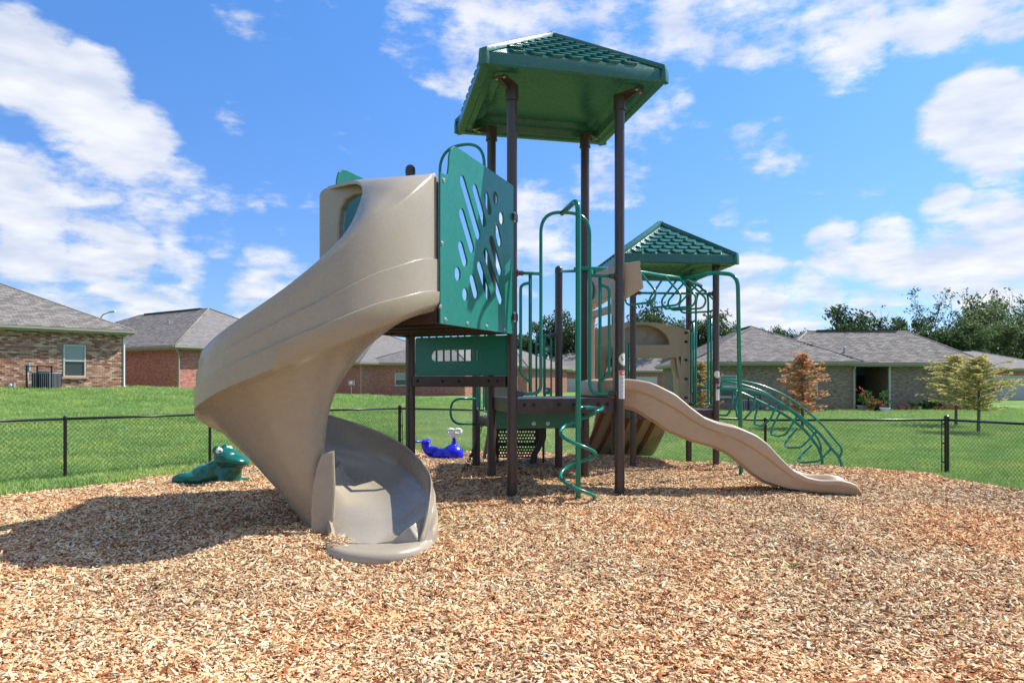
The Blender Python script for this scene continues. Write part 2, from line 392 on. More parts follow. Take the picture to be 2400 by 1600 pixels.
M['leafpale'] = leaf_mat('pale_tree_leaves', [(0, (0.08, 0.12, 0.045)), (0.5, (0.14, 0.20, 0.075)), (1, (0.23, 0.28, 0.12))])
M['yellow'] = leaf_mat('yellowing_needles', [(0, (0.26, 0.28, 0.08)), (0.5, (0.46, 0.42, 0.14)), (1, (0.66, 0.52, 0.22))], 0.5)
M['orange'] = leaf_mat('orange_needles', [(0, (0.30, 0.24, 0.10)), (0.35, (0.50, 0.29, 0.12)), (0.7, (0.70, 0.30, 0.15)), (1, (0.78, 0.44, 0.24))], 0.5)
M['olive'] = leaf_mat('brown_olive_needles', [(0, (0.22, 0.18, 0.07)), (0.6, (0.42, 0.32, 0.13)), (1, (0.55, 0.38, 0.16))], 0.5)
M['potleaf'] = leaf_mat('glossy_pot_leaves', [(0, (0.03, 0.10, 0.02)), (1, (0.10, 0.24, 0.05))])
M['redflower'] = leaf_mat('red_petals', [(0, (0.55, 0.04, 0.03)), (1, (0.75, 0.22, 0.12))])
M['bark'] = plastic('bark', (0.13, 0.10, 0.08), 0.9, 0.3, 0.6, 30)
M['blade'] = leaf_mat('grass_blades', [(0, (0.11, 0.215, 0.05)), (0.5, (0.215, 0.375, 0.088)), (0.9, (0.34, 0.50, 0.155)), (1, (0.48, 0.49, 0.25))], 0.35, True)
def lawn_mat():
    m, nt, N, L, P = mat_base('lawn_grass')
    a = noise_node(N, L, 0.35, 5); b = noise_node(N, L, 3.0, 6, 0.65, stretch=(1, 0.6, 1)); c = noise_node(N, L, 26, 6, 0.75)
    c1 = ramp(N, L, a.outputs[0], [(0.3, (0.13, 0.24, 0.06)), (0.7, (0.22, 0.35, 0.095))]).outputs[0]
    c2 = ramp(N, L, b.outputs[0], [(0.35, (0.62, 0.68, 0.6)), (0.55, (1, 1, 1)), (0.75, (1.35, 1.22, 1.2))]).outputs[0]
    c3 = ramp(N, L, c.outputs[0], [(0.35, (0.40, 0.45, 0.4)), (0.5, (0.9, 0.9, 0.9)), (0.7, (1.7, 1.55, 1.5))]).outputs[0]
    k = mixc(N, L, 1, mixc(N, L, 1, c1, c2, 'MULTIPLY'), c3, 'MULTIPLY')
    L.new(k, P.inputs['Base Color']); P.inputs['Roughness'].default_value = 0.9; P.inputs['Specular IOR Level'].default_value = 0.1
    bump(N, L, c.outputs[0], 0.7, 0.05, P); return m
M['lawn'] = lawn_mat()
CH = [(0.0, (0.20, 0.058, 0.024)), (0.16, (0.38, 0.155, 0.066)), (0.30, (0.54, 0.310, 0.148)), (0.45, (0.68, 0.475, 0.250)), (0.68, (0.81, 0.640, 0.390)), (0.89, (0.92, 0.80, 0.57)), (0.95, (0.44, 0.35, 0.26)), (1.0, (0.16, 0.09, 0.05))]
def patch_color(N, L, c):
    g = N.new('ShaderNodeNewGeometry')
    n = N.new('ShaderNodeTexNoise'); n.inputs['Scale'].default_value = 0.55; n.inputs['Detail'].default_value = 4; L.new(g.outputs['Position'], n.inputs['Vector'])
    r3 = ramp(N, L, n.outputs[0], [(0.36, (1.04, 0.88, 0.75)), (0.5, (1.0, 0.98, 0.95)), (0.64, (0.80, 0.79, 0.79))])
    return mixc(N, L, 1, c, r3.outputs[0], 'MULTIPLY')
def chip_mat():
    m, nt, N, L, P = mat_base('wood_chip')
    oi = N.new('ShaderNodeObjectInfo'); r1 = ramp(N, L, oi.outputs['Random'], CH)
    n = noise_node(N, L, 30, 3, stretch=(0.15, 1, 1)); r2 = ramp(N, L, n.outputs[0], [(0.3, (0.8, 0.76, 0.72)), (0.7, (1.12,)*3)])
    c = patch_color(N, L, mixc(N, L, 1, r1.outputs[0], r2.outputs[0], 'MULTIPLY'))
    L.new(c, P.inputs['Base Color']); P.inputs['Roughness'].default_value = 0.85; P.inputs['Specular IOR Level'].default_value = 0.2
    return m
M['chip'] = chip_mat()
def mulch_mat():
    m, nt, N, L, P = mat_base('mulch_bed')
    tc = N.new('ShaderNodeTexCoord')
    mp = N.new('ShaderNodeMapping'); mp.inputs['Scale'].default_value = (38, 60, 40); L.new(tc.outputs['Object'], mp.inputs[0])
    nz = noise_node(N, L, 9, 2); add = N.new('ShaderNodeVectorMath'); add.operation = 'MULTIPLY_ADD'
    L.new(nz.outputs[1], add.inputs[0]); add.inputs[1].default_value = (5, 5, 5); L.new(mp.outputs[0], add.inputs[2])
    v = N.new('ShaderNodeTexVoronoi'); v.inputs['Scale'].default_value = 1.0; L.new(add.outputs[0], v.inputs['Vector'])
    sp = N.new('ShaderNodeSeparateXYZ'); L.new(v.outputs['Color'], sp.inputs[0])
    r1 = ramp(N, L, sp.outputs[0], [(p, tuple(x*0.8 for x in c)) for p, c in CH])
    dk = ramp(N, L, v.outputs['Distance'], [(0.3, (1, 1, 1)), (0.75, (0.30, 0.22, 0.17))])
    c = patch_color(N, L, mixc(N, L, 1, r1.outputs[0], dk.outputs[0], 'MULTIPLY'))
    L.new(c, P.inputs['Base Color']); P.inputs['Roughness'].default_value = 0.95; P.inputs['Specular IOR Level'].default_value = 0.1
    bump(N, L, v.outputs['Distance'], -0.8, 0.02, P); return m
M['mulch'] = mulch_mat()
# ------------------------------------------------------------------ terrain
GP = np.array([(-6.5,10,-.02),(-4.5,12.6,-.05),(-2.5,15.2,-.08),(1.3,13.6,-.12),(4.7,12.2,-.17),(7.1,11.15,-.10),(7.6,9,-.06),(8.4,3,-.05),(-7.3,9,-.0),(-10,4,.0),
 (-22,29.5,1.07),(-18.8,33,1.05),(-28,24,1.15),(-24,26.5,1.1),(-19,31,1.0),(-18.6,38,.59),(-16,43,.5),(-12.6,57,.14),(-4,58,.14),(0,60,.1),(21,37.5,-.3),(27,37.5,-.33),(14,37.5,-.3),(16,24,-.2),(13.5,20.7,-.2),
 (35,40,-.5),(0,100,0),(60,90,-.5),(-60,90,.5),(0,0,-.1),(5,24,-.15),(-3,24,.05),(-11,22,.45),(-9,16,.15),(-40,10,.9),(30,5,-.3),(0,-15,-.1),(10,60,-.1),(20,14,-.2)], float)
def idw(P, x, y, p=2.5):
    x = np.asarray(x, float); y = np.asarray(y, float); num = np.zeros_like(x); den = np.zeros_like(x)
    for a, b, c in P:
        w = 1.0/((x-a)**2+(y-b)**2+0.3)**(p/2); num += w*c; den += w
    return num/den
def gz(x, y): return idw(GP, x, y)
MPOLY = np.array([(-9.0,2),(-8.2,6.2),(-6.45,8.72),(-5.95,9.65),(-5.05,11.2),(-3.9,12.9),(-2.5,14.1),(-1.0,13.8),(.9,13.25),(3.0,12.55),(4.9,11.75),(6.1,11.15),(6.55,10.4),(6.75,9.3),(7.1,7.5),(7.5,3),(7.5,-5),(-9,-5)], float)
def sdist(x, y):   # + inside
    x = np.asarray(x, float); y = np.asarray(y, float); d = np.full(x.shape, 1e9); ins = np.zeros(x.shape, bool)
    n = len(MPOLY)
    for i in range(n):
        (ax, ay), (bx, by) = MPOLY[i], MPOLY[(i+1) % n]
        t = np.clip(((x-ax)*(bx-ax)+(y-ay)*(by-ay))/((bx-ax)**2+(by-ay)**2), 0, 1)
        d = np.minimum(d, np.hypot(x-ax-t*(bx-ax), y-ay-t*(by-ay)))
        c = ((ay > y) != (by > y)) & (x < (bx-ax)*(y-ay)/((by-ay)+1e-12)+ax); ins ^= c
    return np.where(ins, d, -d)
MP = np.array([(0,8.4,0),(1.37,8.69,-.03),(-.29,9.77,.10),(1.08,10.06,0),(.78,11.43,-.05),(-.56,11.1,0),(2,11.2,0),(3.4,11.3,0),(3.3,12.5,.02),(.775,8.0,.07),(-1.6,6.1,0.02),(-1.62,5.62,.075),(-1.0,5.15,-.04),(-2.3,6.4,.02),
 (0,12.9,.09),(2,12.4,.08),(4.6,11.3,.07),(-2,13.3,.05),(5.9,10.6,.04),(4.3,8.4,0),(3.2,8.9,0),(-4.3,9.6,0),(-1.3,12.6,0),(0,4,0),(3,4,0),(-3,4,0),(0,0,0),(-5,6,0),(5,6,0.02),(-6.3,8.9,.0),(-5,11,.0),(7,8,.0)], float)
def vnoise(x, y, sc, seed=0):
    x = np.asarray(x, float)*sc+seed*17.3; y = np.asarray(y, float)*sc+seed*9.1
    xi = np.floor(x).astype(int); yi = np.floor(y).astype(int); fx = x-xi; fy = y-yi; fx = fx*fx*(3-2*fx); fy = fy*fy*(3-2*fy)
    def h(a, b):
        v = np.sin(a*127.1+b*311.7+seed*74.7)*43758.5453; return v-np.floor(v)
    return (h(xi,yi)*(1-fx)+h(xi+1,yi)*fx)*(1-fy)+(h(xi,yi+1)*(1-fx)+h(xi+1,yi+1)*fx)*fy-0.5
def mz(x, y):
    d = sdist(x, y)+0.22*vnoise(x, y, 1.6, 3)
    b = idw(MP, x, y)+0.05*vnoise(x, y, 0.9, 1)+0.035*vnoise(x, y, 2.2, 2)+0.030*vnoise(x, y, 3.4, 6)+0.018*vnoise(x, y, 6, 4)
    t = np.clip((d+0.12)/0.55, 0, 1); t = t*t*(3-2*t)
    return (gz(x, y)-0.14)*(1-t)+b*t
def grid_mesh(name, xs, ys, zf):
    X, Y = np.meshgrid(xs, ys); Z = zf(X.ravel(), Y.ravel())
    v = np.column_stack([X.ravel(), Y.ravel(), Z]); nx, ny = len(xs), len(ys)
    i = np.arange((ny-1)*(nx-1)); r = i//(nx-1); c = i % (nx-1); a = r*nx+c
    f = np.column_stack([a, a+1, a+nx+1, a+nx])
    me = bpy.data.meshes.new(name); me.from_pydata(v.tolist(), [], f.tolist()); me.polygons.foreach_set('use_smooth', [True]*len(me.polygons)); me.update(); return me
def lawn_z(x, y):
    z = gz(x, y)+0.03*vnoise(x, y, .5, 5)*np.clip(sdist(x, y)*-1, 0, 1)
    return np.where(sdist(x, y) > 0.35, z-0.30, z)
xs = np.concatenate([np.linspace(-700, -70, 12), np.linspace(-60, -14, 24), np.linspace(-13, 13, 105), np.linspace(14, 60, 24), np.linspace(70, 700, 12)])
ys = np.concatenate([np.linspace(-120, -8, 8), np.linspace(-6, 18, 97), np.linspace(18.8, 64, 57), np.linspace(70, 1500, 20)])
tag(link('lawn', grid_mesh('lawn', xs, ys, lawn_z), None, M['lawn']), kind='structure')
tag(link('mulch_ground', grid_mesh('mulch_ground', np.linspace(-9.6, 8.2, 240), np.linspace(-5.5, 14.8, 260), mz), None, M['mulch']), kind='structure')

# ------------------------------------------------------------------ scattered chips and grass (counted by nobody)
def scatter(name, P, ROT, SCL, protos, mat, label, cat):
    pc = bpy.data.collections.new(name+'_shapes')
    for i, me in enumerate(protos):
        me.materials.clear(); me.materials.append(mat); o = bpy.data.objects.new('%s_shape' % name, me); pc.objects.link(o)
    me = bpy.data.meshes.new(name); n = len(P); me.vertices.add(n); me.vertices.foreach_set('co', P.astype(np.float32).ravel())
    a = me.attributes.new('rot', 'FLOAT_VECTOR', 'POINT'); a.data.foreach_set('vector', ROT.astype(np.float32).ravel())
    a = me.attributes.new('scl', 'FLOAT_VECTOR', 'POINT'); a.data.foreach_set('vector', SCL.astype(np.float32).ravel())
    a = me.attributes.new('pick', 'INT', 'POINT'); a.data.foreach_set('value', rng.integers(0, len(protos), n).astype(np.int32))
    o = bpy.data.objects.new(name, me); COL.objects.link(o)
    ng = bpy.data.node_groups.new(name+'_nodes', 'GeometryNodeTree')
    ng.interface.new_socket('Geometry', in_out='INPUT', socket_type='NodeSocketGeometry'); ng.interface.new_socket('Geometry', in_out='OUTPUT', socket_type='NodeSocketGeometry')
    N = ng.nodes; L = ng.links; gi = N.new('NodeGroupInput'); go = N.new('NodeGroupOutput')
    ip = N.new('GeometryNodeInstanceOnPoints'); ci = N.new('GeometryNodeCollectionInfo'); ci.inputs['Collection'].default_value = pc
    ci.inputs['Separate Children'].default_value = True; ci.inputs['Reset Children'].default_value = True
    def attr(nm, t):
        k = N.new('GeometryNodeInputNamedAttribute'); k.data_type = t; k.inputs['Name'].default_value = nm; return k.outputs['Attribute']
    L.new(gi.outputs[0], ip.inputs['Points']); L.new(ci.outputs[0], ip.inputs['Instance']); ip.inputs['Pick Instance'].default_value = True
    L.new(attr('pick', 'INT'), ip.inputs['Instance Index'])
    e2r = N.new('FunctionNodeEulerToRotation'); L.new(attr('rot', 'FLOAT_VECTOR'), e2r.inputs[0]); L.new(e2r.outputs[0], ip.inputs['Rotation'])
    L.new(attr('scl', 'FLOAT_VECTOR'), ip.inputs['Scale']); L.new(ip.outputs[0], go.inputs[0])
    md = o.modifiers.new('scatter', 'NODES'); md.node_group = ng
    tag(o, label, cat, kind='stuff'); return o
def chip_mesh(k):
    r = random.Random(k); mb = MB(); l, w, t = 0.5, 0.5, 0.5
    n = 3; loops = []
    for i in range(n+1):
        x = -l+2*l*i/n; wl = w*(r.uniform(.25, .8) if i in (0, n) else r.uniform(.75, 1)); zo = 0.25*math.sin(i/n*math.pi)*r.uniform(-1, 1); yo = r.uniform(-.12, .12)
        loops.append([(x+r.uniform(-.08, .08), yo-wl, zo-t*.6), (x+r.uniform(-.08, .08), yo+wl, zo-t*.4), (x, yo+wl*.8, zo+t*.6), (x, yo-wl*.8, zo+t*.5)])
    mb.loft(loops); return mb.mesh('chip_shape')
def frustum_pts(n, y0, y1, pw, xm=0.80, pad=0.5):
    u = rng.random(n); y = (y0**(pw+1)+(y1**(pw+1)-y0**(pw+1))*u)**(1/(pw+1)) if pw != -1 else y0*(y1/y0)**u
    x = (rng.random(n)*2-1)*(y*xm+pad); return x, y
NCH = 430000
x, y = frustum_pts(NCH, 2.6, 15.0, -0.45)
k = sdist(x, y) > -0.02; x = x[k]; y = y[k]; n = len(x)
z = mz(x, y); L_ = rng.lognormal(math.log(0.028), 0.5, n); L_ = np.clip(L_, 0.012, 0.085); grow = 1+np.clip((y-5)/30, 0, .25); L_ = L_*grow
W_ = np.clip(L_*rng.uniform(0.16, 0.5, n), 0.004, 0.02); T_ = W_*rng.uniform(.25, .6, n)
fx = (mz(x+.06, y)-mz(x-.06, y))/.12; fy = (mz(x, y+.06)-mz(x, y-.06))/.12
yaw = rng.random(n)*2*np.pi; tl = rng.normal(0, .32, (n, 2))
P = np.column_stack([x, y, z+rng.uniform(-.001, .012, n)]); ROT = np.column_stack([tl[:, 0]+0*fx, tl[:, 1]-np.cos(yaw)*fx-np.sin(yaw)*fy, yaw])
scatter('wood_chips', P, ROT, np.column_stack([L_, W_, T_]), [chip_mesh(i) for i in range(8)], M['chip'], 'loose tan and reddish wood chips covering the whole playground floor', 'wood chips')
# a few spilled on the slide lip, left as part of the same litter look
def tuft_mesh(k):
    r = random.Random(100+k); mb = MB()
    for i in range(14):
        a = r.uniform(0, 6.28); d = r.uniform(0, .06); bx, by = d*math.cos(a), d*math.sin(a); h = r.uniform(.35, 1.0)*.085; w = r.uniform(.0022, .0045)
        dx, dy = r.uniform(-.045, .045), r.uniform(-.045, .045); c, s = math.cos(a), math.sin(a)
        mb.add([(bx-w*s, by+w*c, -.01), (bx+w*s, by-w*c, -.01), (bx+dx*.4+w*.8*s, by+dy*.4-w*.8*c, h*.6), (bx+dx*.4-w*.8*s, by+dy*.4+w*.8*c, h*.6), (bx+dx, by+dy, h)], [(0, 1, 2, 3), (3, 2, 4)])
    return mb.mesh('tuft_shape', fixn=False)
HOUSE_RECTS = []
x, y = frustum_pts(150000, 8.0, 42.0, -0.35, 0.80)
k = sdist(x, y) < 0.28; x = x[k]; y = y[k]
lo = 0.5+vnoise(x, y, 0.5, 8)+0.5*vnoise(x, y, 2.0, 9); 
n = len(x); z = lawn_z(x, y); s = rng.uniform(.6, 1.25, n)*(0.85+0.5*np.clip(lo, 0, 1))*(1+np.clip((y-14)/18, 0, 1.2)); 
edge = np.exp(-((sdist(x, y)+0.15)/0.3)**2); 
GRASS_PTS = (x, y, z, s*(1+0.25*edge))
def make_grass(mask):
    x, y, z, s = [q[mask] for q in GRASS_PTS]; n = len(x)
    scatter('grass', np.column_stack([x, y, z]), np.column_stack([rng.normal(0, .12, n), rng.normal(0, .12, n), rng.random(n)*6.28]), np.column_stack([s, s, s*rng.uniform(.5, 1.0, n)]), [tuft_mesh(i) for i in range(6)], M['blade'], 'mown green grass blades of the lawn around the playground', 'grass')

# ------------------------------------------------------------------ chain link fence
fence = empty('chain_link_fence', (-2.5, 15.2, 0), 0, 'low black chain link fence running behind the playground between mulch and lawn', 'fence')
def fz(p): return float(gz(p[0], p[1]))
run = [Vector((-10.8, 4.4)), Vector((-6.5, 10.0)), Vector((-2.5, 15.2)), Vector((7.1, 11.15)), Vector((7.93, 6.22)), Vector((8.9, 0.4))]
segs = []
def split(a, b, ts):
    d = (b-a).normalized(); return [a+d*t for t in ts]
L0 = (run[2]-run[1]).length
posts = [run[2]-(run[2]-run[1]).normalized()*t for t in (13.2, 11.0, 8.8, 6.6, 4.4, 2.2, 0)]
d2 = (run[3]-run[2]).normalized()
posts += [run[2]+d2*t for t in (1.85, 4.73, 7.64, 10.42)]
d3 = (run[4]-run[3]).normalized()
posts += [run[3]+d3*t for t in (2.6, 5.2, 7.8, 10.4)]
TOPZ = {}
for i, p in enumerate(posts):
    corner = i in (6, 10); z0 = fz(p); h = 0.90 if not corner else 0.93; r = 0.024 if not corner else 0.036
    mb = MB(); mb.tube([(p.x, p.y, z0-.1), (p.x, p.y, z0+h)], r, 12); mb.lathe((p.x, p.y, z0+h), [(r*1.15, -.01), (r*1.15, .012), (r*.7, .03), (0, .036)], 12)
    mb.obj('fence_post', M['black'], fence, smooth=True, angle=40)
    if corner:
        q = p-d2*0.07 if i == 10 else p+d2*0.07
        c = MB(); c.tube([(q.x, q.y, z0), (q.x, q.y, z0+.88)], 0.008, 6)
        for hh in (.2, .5, .82): c.tube([(p.x, p.y, z0+hh), (q.x, q.y, z0+hh)], .012, 6)
        c.obj('tension_bar', M['black'], fence, smooth=True)
for i in range(len(posts)-1):
    a, b = posts[i], posts[i+1]; za, zb = fz(a), fz(b); Lg = (b-a).length
    MB().tube([(a.x, a.y, za+.885), (b.x, b.y, zb+.885)], 0.019, 10).obj('top_rail', M['black'], fence, smooth=True)
    mb = MB(); pitch = 0.066; H = 0.86; w = 0.0024
    d = (b-a).normalized(); nrm = Vector((-d.y, d.x, 0))
    def P3(t, h):
        q = a+d*t; zz = za+(zb-za)*t/Lg; return Vector((q.x, q.y, zz+0.01+h))
    nn = int((Lg+H)/pitch)+1
    for sgn in (1, -1):
        for k_ in range(-1, nn+1):
            t0 = k_*pitch-(H if sgn > 0 else 0); t1 = t0+H
            h0, h1 = (0, H) if sgn > 0 else (H, 0)
            s0, s1 = max(t0, 0), min(t1, Lg)
            if s1 <= s0: continue
            f0, f1 = (s0-t0)/H, (s1-t0)/H
            p0, p1 = P3(s0, h0+(h1-h0)*f0), P3(s1, h0+(h1-h0)*f1); o_ = nrm*(0.003*sgn)
            dr = (p1-p0).normalized(); u = dr.cross(nrm).normalized()*w; v = nrm*w
            mb.add([p0+o_+u, p0+o_-u*.5+v, p0+o_-u*.5-v, p1+o_+u, p1+o_-u*.5+v, p1+o_-u*.5-v], [(0, 1, 4, 3), (1, 2, 5, 4), (2, 0, 3, 5)])
    tag(mb.obj('wire_mesh', M['black'], fence, smooth=True, fixn=False), kind='stuff')

# ------------------------------------------------------------------ houses
def uvbox(name, quads, mat, parent):
    """quads: list of (p0,p1,p2,p3) world points, uv in metres from p0 along p0->p1 and p0->p3"""
    me = bpy.data.meshes.new(name); vs = [q for Q in quads for q in Q]; me.from_pydata([tuple(v) for v in vs], [], [tuple(range(i*4, i*4+4)) for i in range(len(quads))])
    uv = me.uv_layers.new(name='UVMap')
    for i, Q in enumerate(quads):
        q = [Vector(t) for t in Q]; u = (q[1]-q[0]).normalized(); n = (q[1]-q[0]).cross(q[3]-q[0]).normalized(); v = n.cross(u)
        for j in range(4):
            r_ = q[j]-q[0]; uv.data[i*4+j].uv = (r_.dot(u)+7, r_.dot(v)+3)
    return link(name, me, parent, mat)
def inpoly(p, poly):
    c = False; n = len(poly)
    for i in range(n):
        (x1, y1), (x2, y2) = poly[i], poly[(i+1) % n]
        if (y1 > p[1]) != (y2 > p[1]) and p[0] < (x2-x1)*(p[1]-y1)/(y2-y1)+x1: c = not c
    return c
def house(name, corner, ud, vd, lu, lv, z0, wh, pitch, brick, label, cat='house', oh=0.45, windows=(), detail=False, ridge_vent=True, group=None, pieces=False, gap=None):
    """corner: nearest corner; ud/vd: plan directions of its two visible walls"""
    C = Vector((corner[0], corner[1], z0)); u = Vector((ud[0], ud[1], 0)).normalized(); v = Vector((vd[0], vd[1], 0)).normalized()
    h = empty(name, C, 0, label, cat, group); Z = Vector((0, 0, 1)); z1 = z0+wh
    def pt(a, b, z): return Vector((C.x, C.y, 0))+u*a+v*b+Z*z
    base = z0-0.8
    walls = [((0, 0), (lu, 0)), ((0, 0), (0, lv)), ((lu, 0), (lu, lv)), ((0, lv), (lu, lv))]
    if gap:
        walls = [((0, 0), (gap[0], 0)), ((gap[1], 0), (lu, 0)), ((gap[0], 0), (gap[0], gap[2])), ((gap[1], 0), (gap[1], gap[2]))]+walls[1:]
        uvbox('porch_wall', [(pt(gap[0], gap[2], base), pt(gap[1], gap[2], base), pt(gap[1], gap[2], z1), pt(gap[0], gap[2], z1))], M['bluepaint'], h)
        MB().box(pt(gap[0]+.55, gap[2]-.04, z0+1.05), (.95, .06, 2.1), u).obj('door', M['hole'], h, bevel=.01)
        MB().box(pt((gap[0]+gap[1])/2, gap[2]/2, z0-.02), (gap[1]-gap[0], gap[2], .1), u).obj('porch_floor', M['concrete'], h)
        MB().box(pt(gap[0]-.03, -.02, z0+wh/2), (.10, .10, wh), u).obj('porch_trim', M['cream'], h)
    for (a0, b0), (a1, b1) in walls:
        uvbox('wall', [(pt(a0, b0, base), pt(a1, b1, base), pt(a1, b1, z1+.02), pt(a0, b0, z1+.02))], brick, h)
    # roof: hip
    e = oh; ze = z1-0.02; m_ = (min(lu, lv)+2*e)/2; rz_ = ze+pitch*m_
    c00, c10, c11, c01 = pt(-e, -e, ze), pt(lu+e, -e, ze), pt(lu+e, lv+e, ze), pt(-e, lv+e, ze)
    if lu >= lv: r0, r1 = pt(-e+m_, lv/2, rz_), pt(lu+e-m_, lv/2, rz_); faces = [[c00, c10, r1, r0], [c11, c01, r0, r1], [c01, c00, r0], [c10, c11, r1]]
    else: r0, r1 = pt(lu/2, -e+m_, rz_), pt(lu/2, lv+e-m_, rz_); faces = [[c00, c10, r0], [c10, c11, r1, r0], [c11, c01, r1], [c01, c00, r0, r1]]
    up = Vector((0, 0, .09))
    me = bpy.data.meshes.new('roof'); vs = []; fs = []; uvs = []
    for f in faces:
        b = len(vs); vs += [tuple(q+up) for q in f]; fs.append(tuple(range(b, b+len(f))))
        uu = (f[1]-f[0]).normalized(); nn = (f[1]-f[0]).cross(f[2]-f[0]).normalized(); vv = nn.cross(uu)
        uvs += [((q-f[0]).dot(uu), (q-f[0]).dot(vv)) for q in f]
    me.from_pydata(vs, [], fs); uvl = me.uv_layers.new(name='UVMap')
    for i, q in enumerate(uvs): uvl.data[i].uv = q
    roof = link('roof', me, h, M['rooffar'])
    # hip and ridge caps
    for a_, b_ in [(c00, r0), (c10, r1 if lu >= lv else r0), (c11, r1), (c01, r0 if lu >= lv else r1), (r0, r1)]:
        mb = MB(); mb.tube([a_+up, b_+up], 0.05, 6); mb.obj('ridge_cap', M['shingle'], roof, smooth=True)
    if ridge_vent:
        dd = (r1-r0)
        if dd.length > 2: MB().box((r0+r1)/2+up+Z*.06, (dd.length*.8, .22, .07), dd).obj('ridge_vent', M['ink'], roof)
    # fascia, gutter, soffit
    for a_, b_ in ((c00, c10), (c10, c11), (c11, c01), (c01, c00)):
        d_ = b_-a_; mid = (a_+b_)/2
        MB().box(mid-Z*.03, (d_.length+.02, .05, .20), d_).obj('fascia', M['trim'], h)
        outn = (mid-(c00+c11)/2); outn.z = 0; outn = (outn-d_.normalized()*outn.dot(d_.normalized())).normalized()
        MB().box(mid+outn*.075+Z*.02, (d_.length+.1, .10, .11), d_).obj('gutter', M['trim'], h)
    uvbox('soffit', [(c00-Z*.10, c10-Z*.10, c11-Z*.10, c01-Z*.10)], M['trim'], h)
    # vent pipes
    for w in windows:
        kind, wall, a, zb, ww, hh = w
        o_, du, out = (pt(a, 0, z0+zb), u, -v) if wall == 'u' else (pt(0, a, z0+zb), v, -u)
        o_ = o_+out*.004; cc = o_+du*(ww/2)+Z*(hh/2)
        if kind == 'window':
            fr = MB()
            for s_ in (0, 1): fr.box(o_+du*(s_*ww)+Z*hh/2+out*.01, (.06, .08, hh+.06), du)
            for s_ in (0, .5, 1): fr.box(o_+du*ww/2+Z*hh*s_+out*.012, (ww, .085, .06), du)
            W = fr.obj('window', M['cream'], h)
            MB().box(cc+Z*hh/4+out*.005, (ww-.04, .012, hh/2-.05), du).obj('pane', M['pane'], W)
            MB().box(cc-Z*hh/4+out*.003, (ww-.04, .012, hh/2-.05), du).obj('pane', M['pane_dark'], W)
            MB().box(o_+du*ww/2-Z*.07+out*.05, (ww+.25, .12, .09), du).obj('sill', M['brickisland'] if pieces else M['mortar'], W)
        elif kind == 'garage_door':
            g = MB(); 
            for r_ in range(4): g.box(o_+du*ww/2+Z*(hh*(r_+.5)/4)+out*.012, (ww, .05, hh/4-.015), du)
            g.obj('garage_door', M['garage'], h); MB().box(cc+out*.0, (ww+.2, .03, hh+.1), du).obj('door_frame', M['cream'], h)
        elif kind == 'recess':
            MB().box(cc+out*.01, (ww, .03, hh), du).obj('doorway', M['hole'], h)
    return dict(h=h, roof=roof, u=u, v=v, C=C, pt=pt, z1=z1, c=(c00, c10, c11, c01), r=(r0, r1), up=up, faces=faces, rz=rz_)
def downspout(H, p, z0, z1, out, mat=None):
    p = Vector(p); out = Vector(out)
    path = fillet([(p.x+out.x*.45, p.y+out.y*.45, z1-.02), (p.x+out.x*.45, p.y+out.y*.45, z1-.12), (p.x+out.x*.06, p.y+out.y*.06, z1-.38), (p.x+out.x*.06, p.y+out.y*.06, z0+.1), (p.x+out.x*.3, p.y+out.y*.3, z0)], .08, 4)
    MB().tube(path, .05, 8).obj('downspout', mat or M['trim'], H, smooth=True)
def vent_pipe(H, p, parent):
    MB().lathe(p, [(.09, -.1), (.06, .05), (.06, .35), (.05, .36), (0, .36)], 10).obj('vent_pipe', M['greymetal'], parent, smooth=True, angle=40)
def shingle_field(H, fi, keep=300, tw=0.30, th=0.145, near=None, every=None):
    """real shingle tabs on roof face fi: nearest ones as objects, the rest joined"""
    f = [p+H['up'] for p in H['faces'][fi]]; o = f[0]; U = (f[1]-f[0]).normalized(); n = (f[1]-f[0]).cross(f[2]-f[0]).normalized(); V = n.cross(U)
    if n.z < 0: n = -n
    poly = [((q-o).dot(U), (q-o).dot(V)) for q in f]; mv = max(q[1] for q in poly); mu = max(q[0] for q in poly)
    tm = MB(); w, l, t = tw-.012, th+.03, .014
    tm.hexa([(-w/2, 0, .004), (w/2, 0, .004), (w/2, l, -.002), (-w/2, l, -.002), (-w/2, 0, .004+t), (w/2, 0, .004+t), (w/2, l, .004), (-w/2, l, .004)])
    tme = tm.mesh('shingle'); tme.materials.append(M['shingle'])
    S = []
    for r_ in range(int(mv/th)):
        for c_ in range(int(mu/tw)+1):
            a = c_*tw+(r_ % 2)*tw/2+rng.uniform(-.01, .01); b = r_*th
            if inpoly((a, b+th*.5), poly): S.append((a, b))
    pos = [o+U*a+V*b for a, b in S]
    def vis(p):
        X = 1200+p.x/p.y*F; return -40 < X < 2440
    idx = sorted([i for i in range(len(S)) if vis(pos[i])], key=lambda i: pos[i].length)
    close = set(idx[:keep])
    Mr = Matrix(((U.x, V.x, n.x), (U.y, V.y, n.y), (U.z, V.z, n.z))).to_4x4()
    for i in idx[:keep]: inst('shingle', tme, Matrix.Translation(pos[i]) @ Mr, H['roof'])
    vs = [tuple(v.co) for v in tme.vertices]; big = MB()
    for i in idx[keep:]:
        b = len(big.v); Mt = Matrix.Translation(pos[i]) @ Mr; jitter = rng.uniform(0, .006)
        big.v += [tuple(Mt @ (Vector(v)+Vector((0, 0, jitter)))) for v in vs]; big.f += [tuple(k+b for k in pl.vertices) for pl in tme.polygons]
    if big.v: tag(big.obj('shingle_field', M['shingleisland'], H['roof'], fixn=False), kind='stuff')
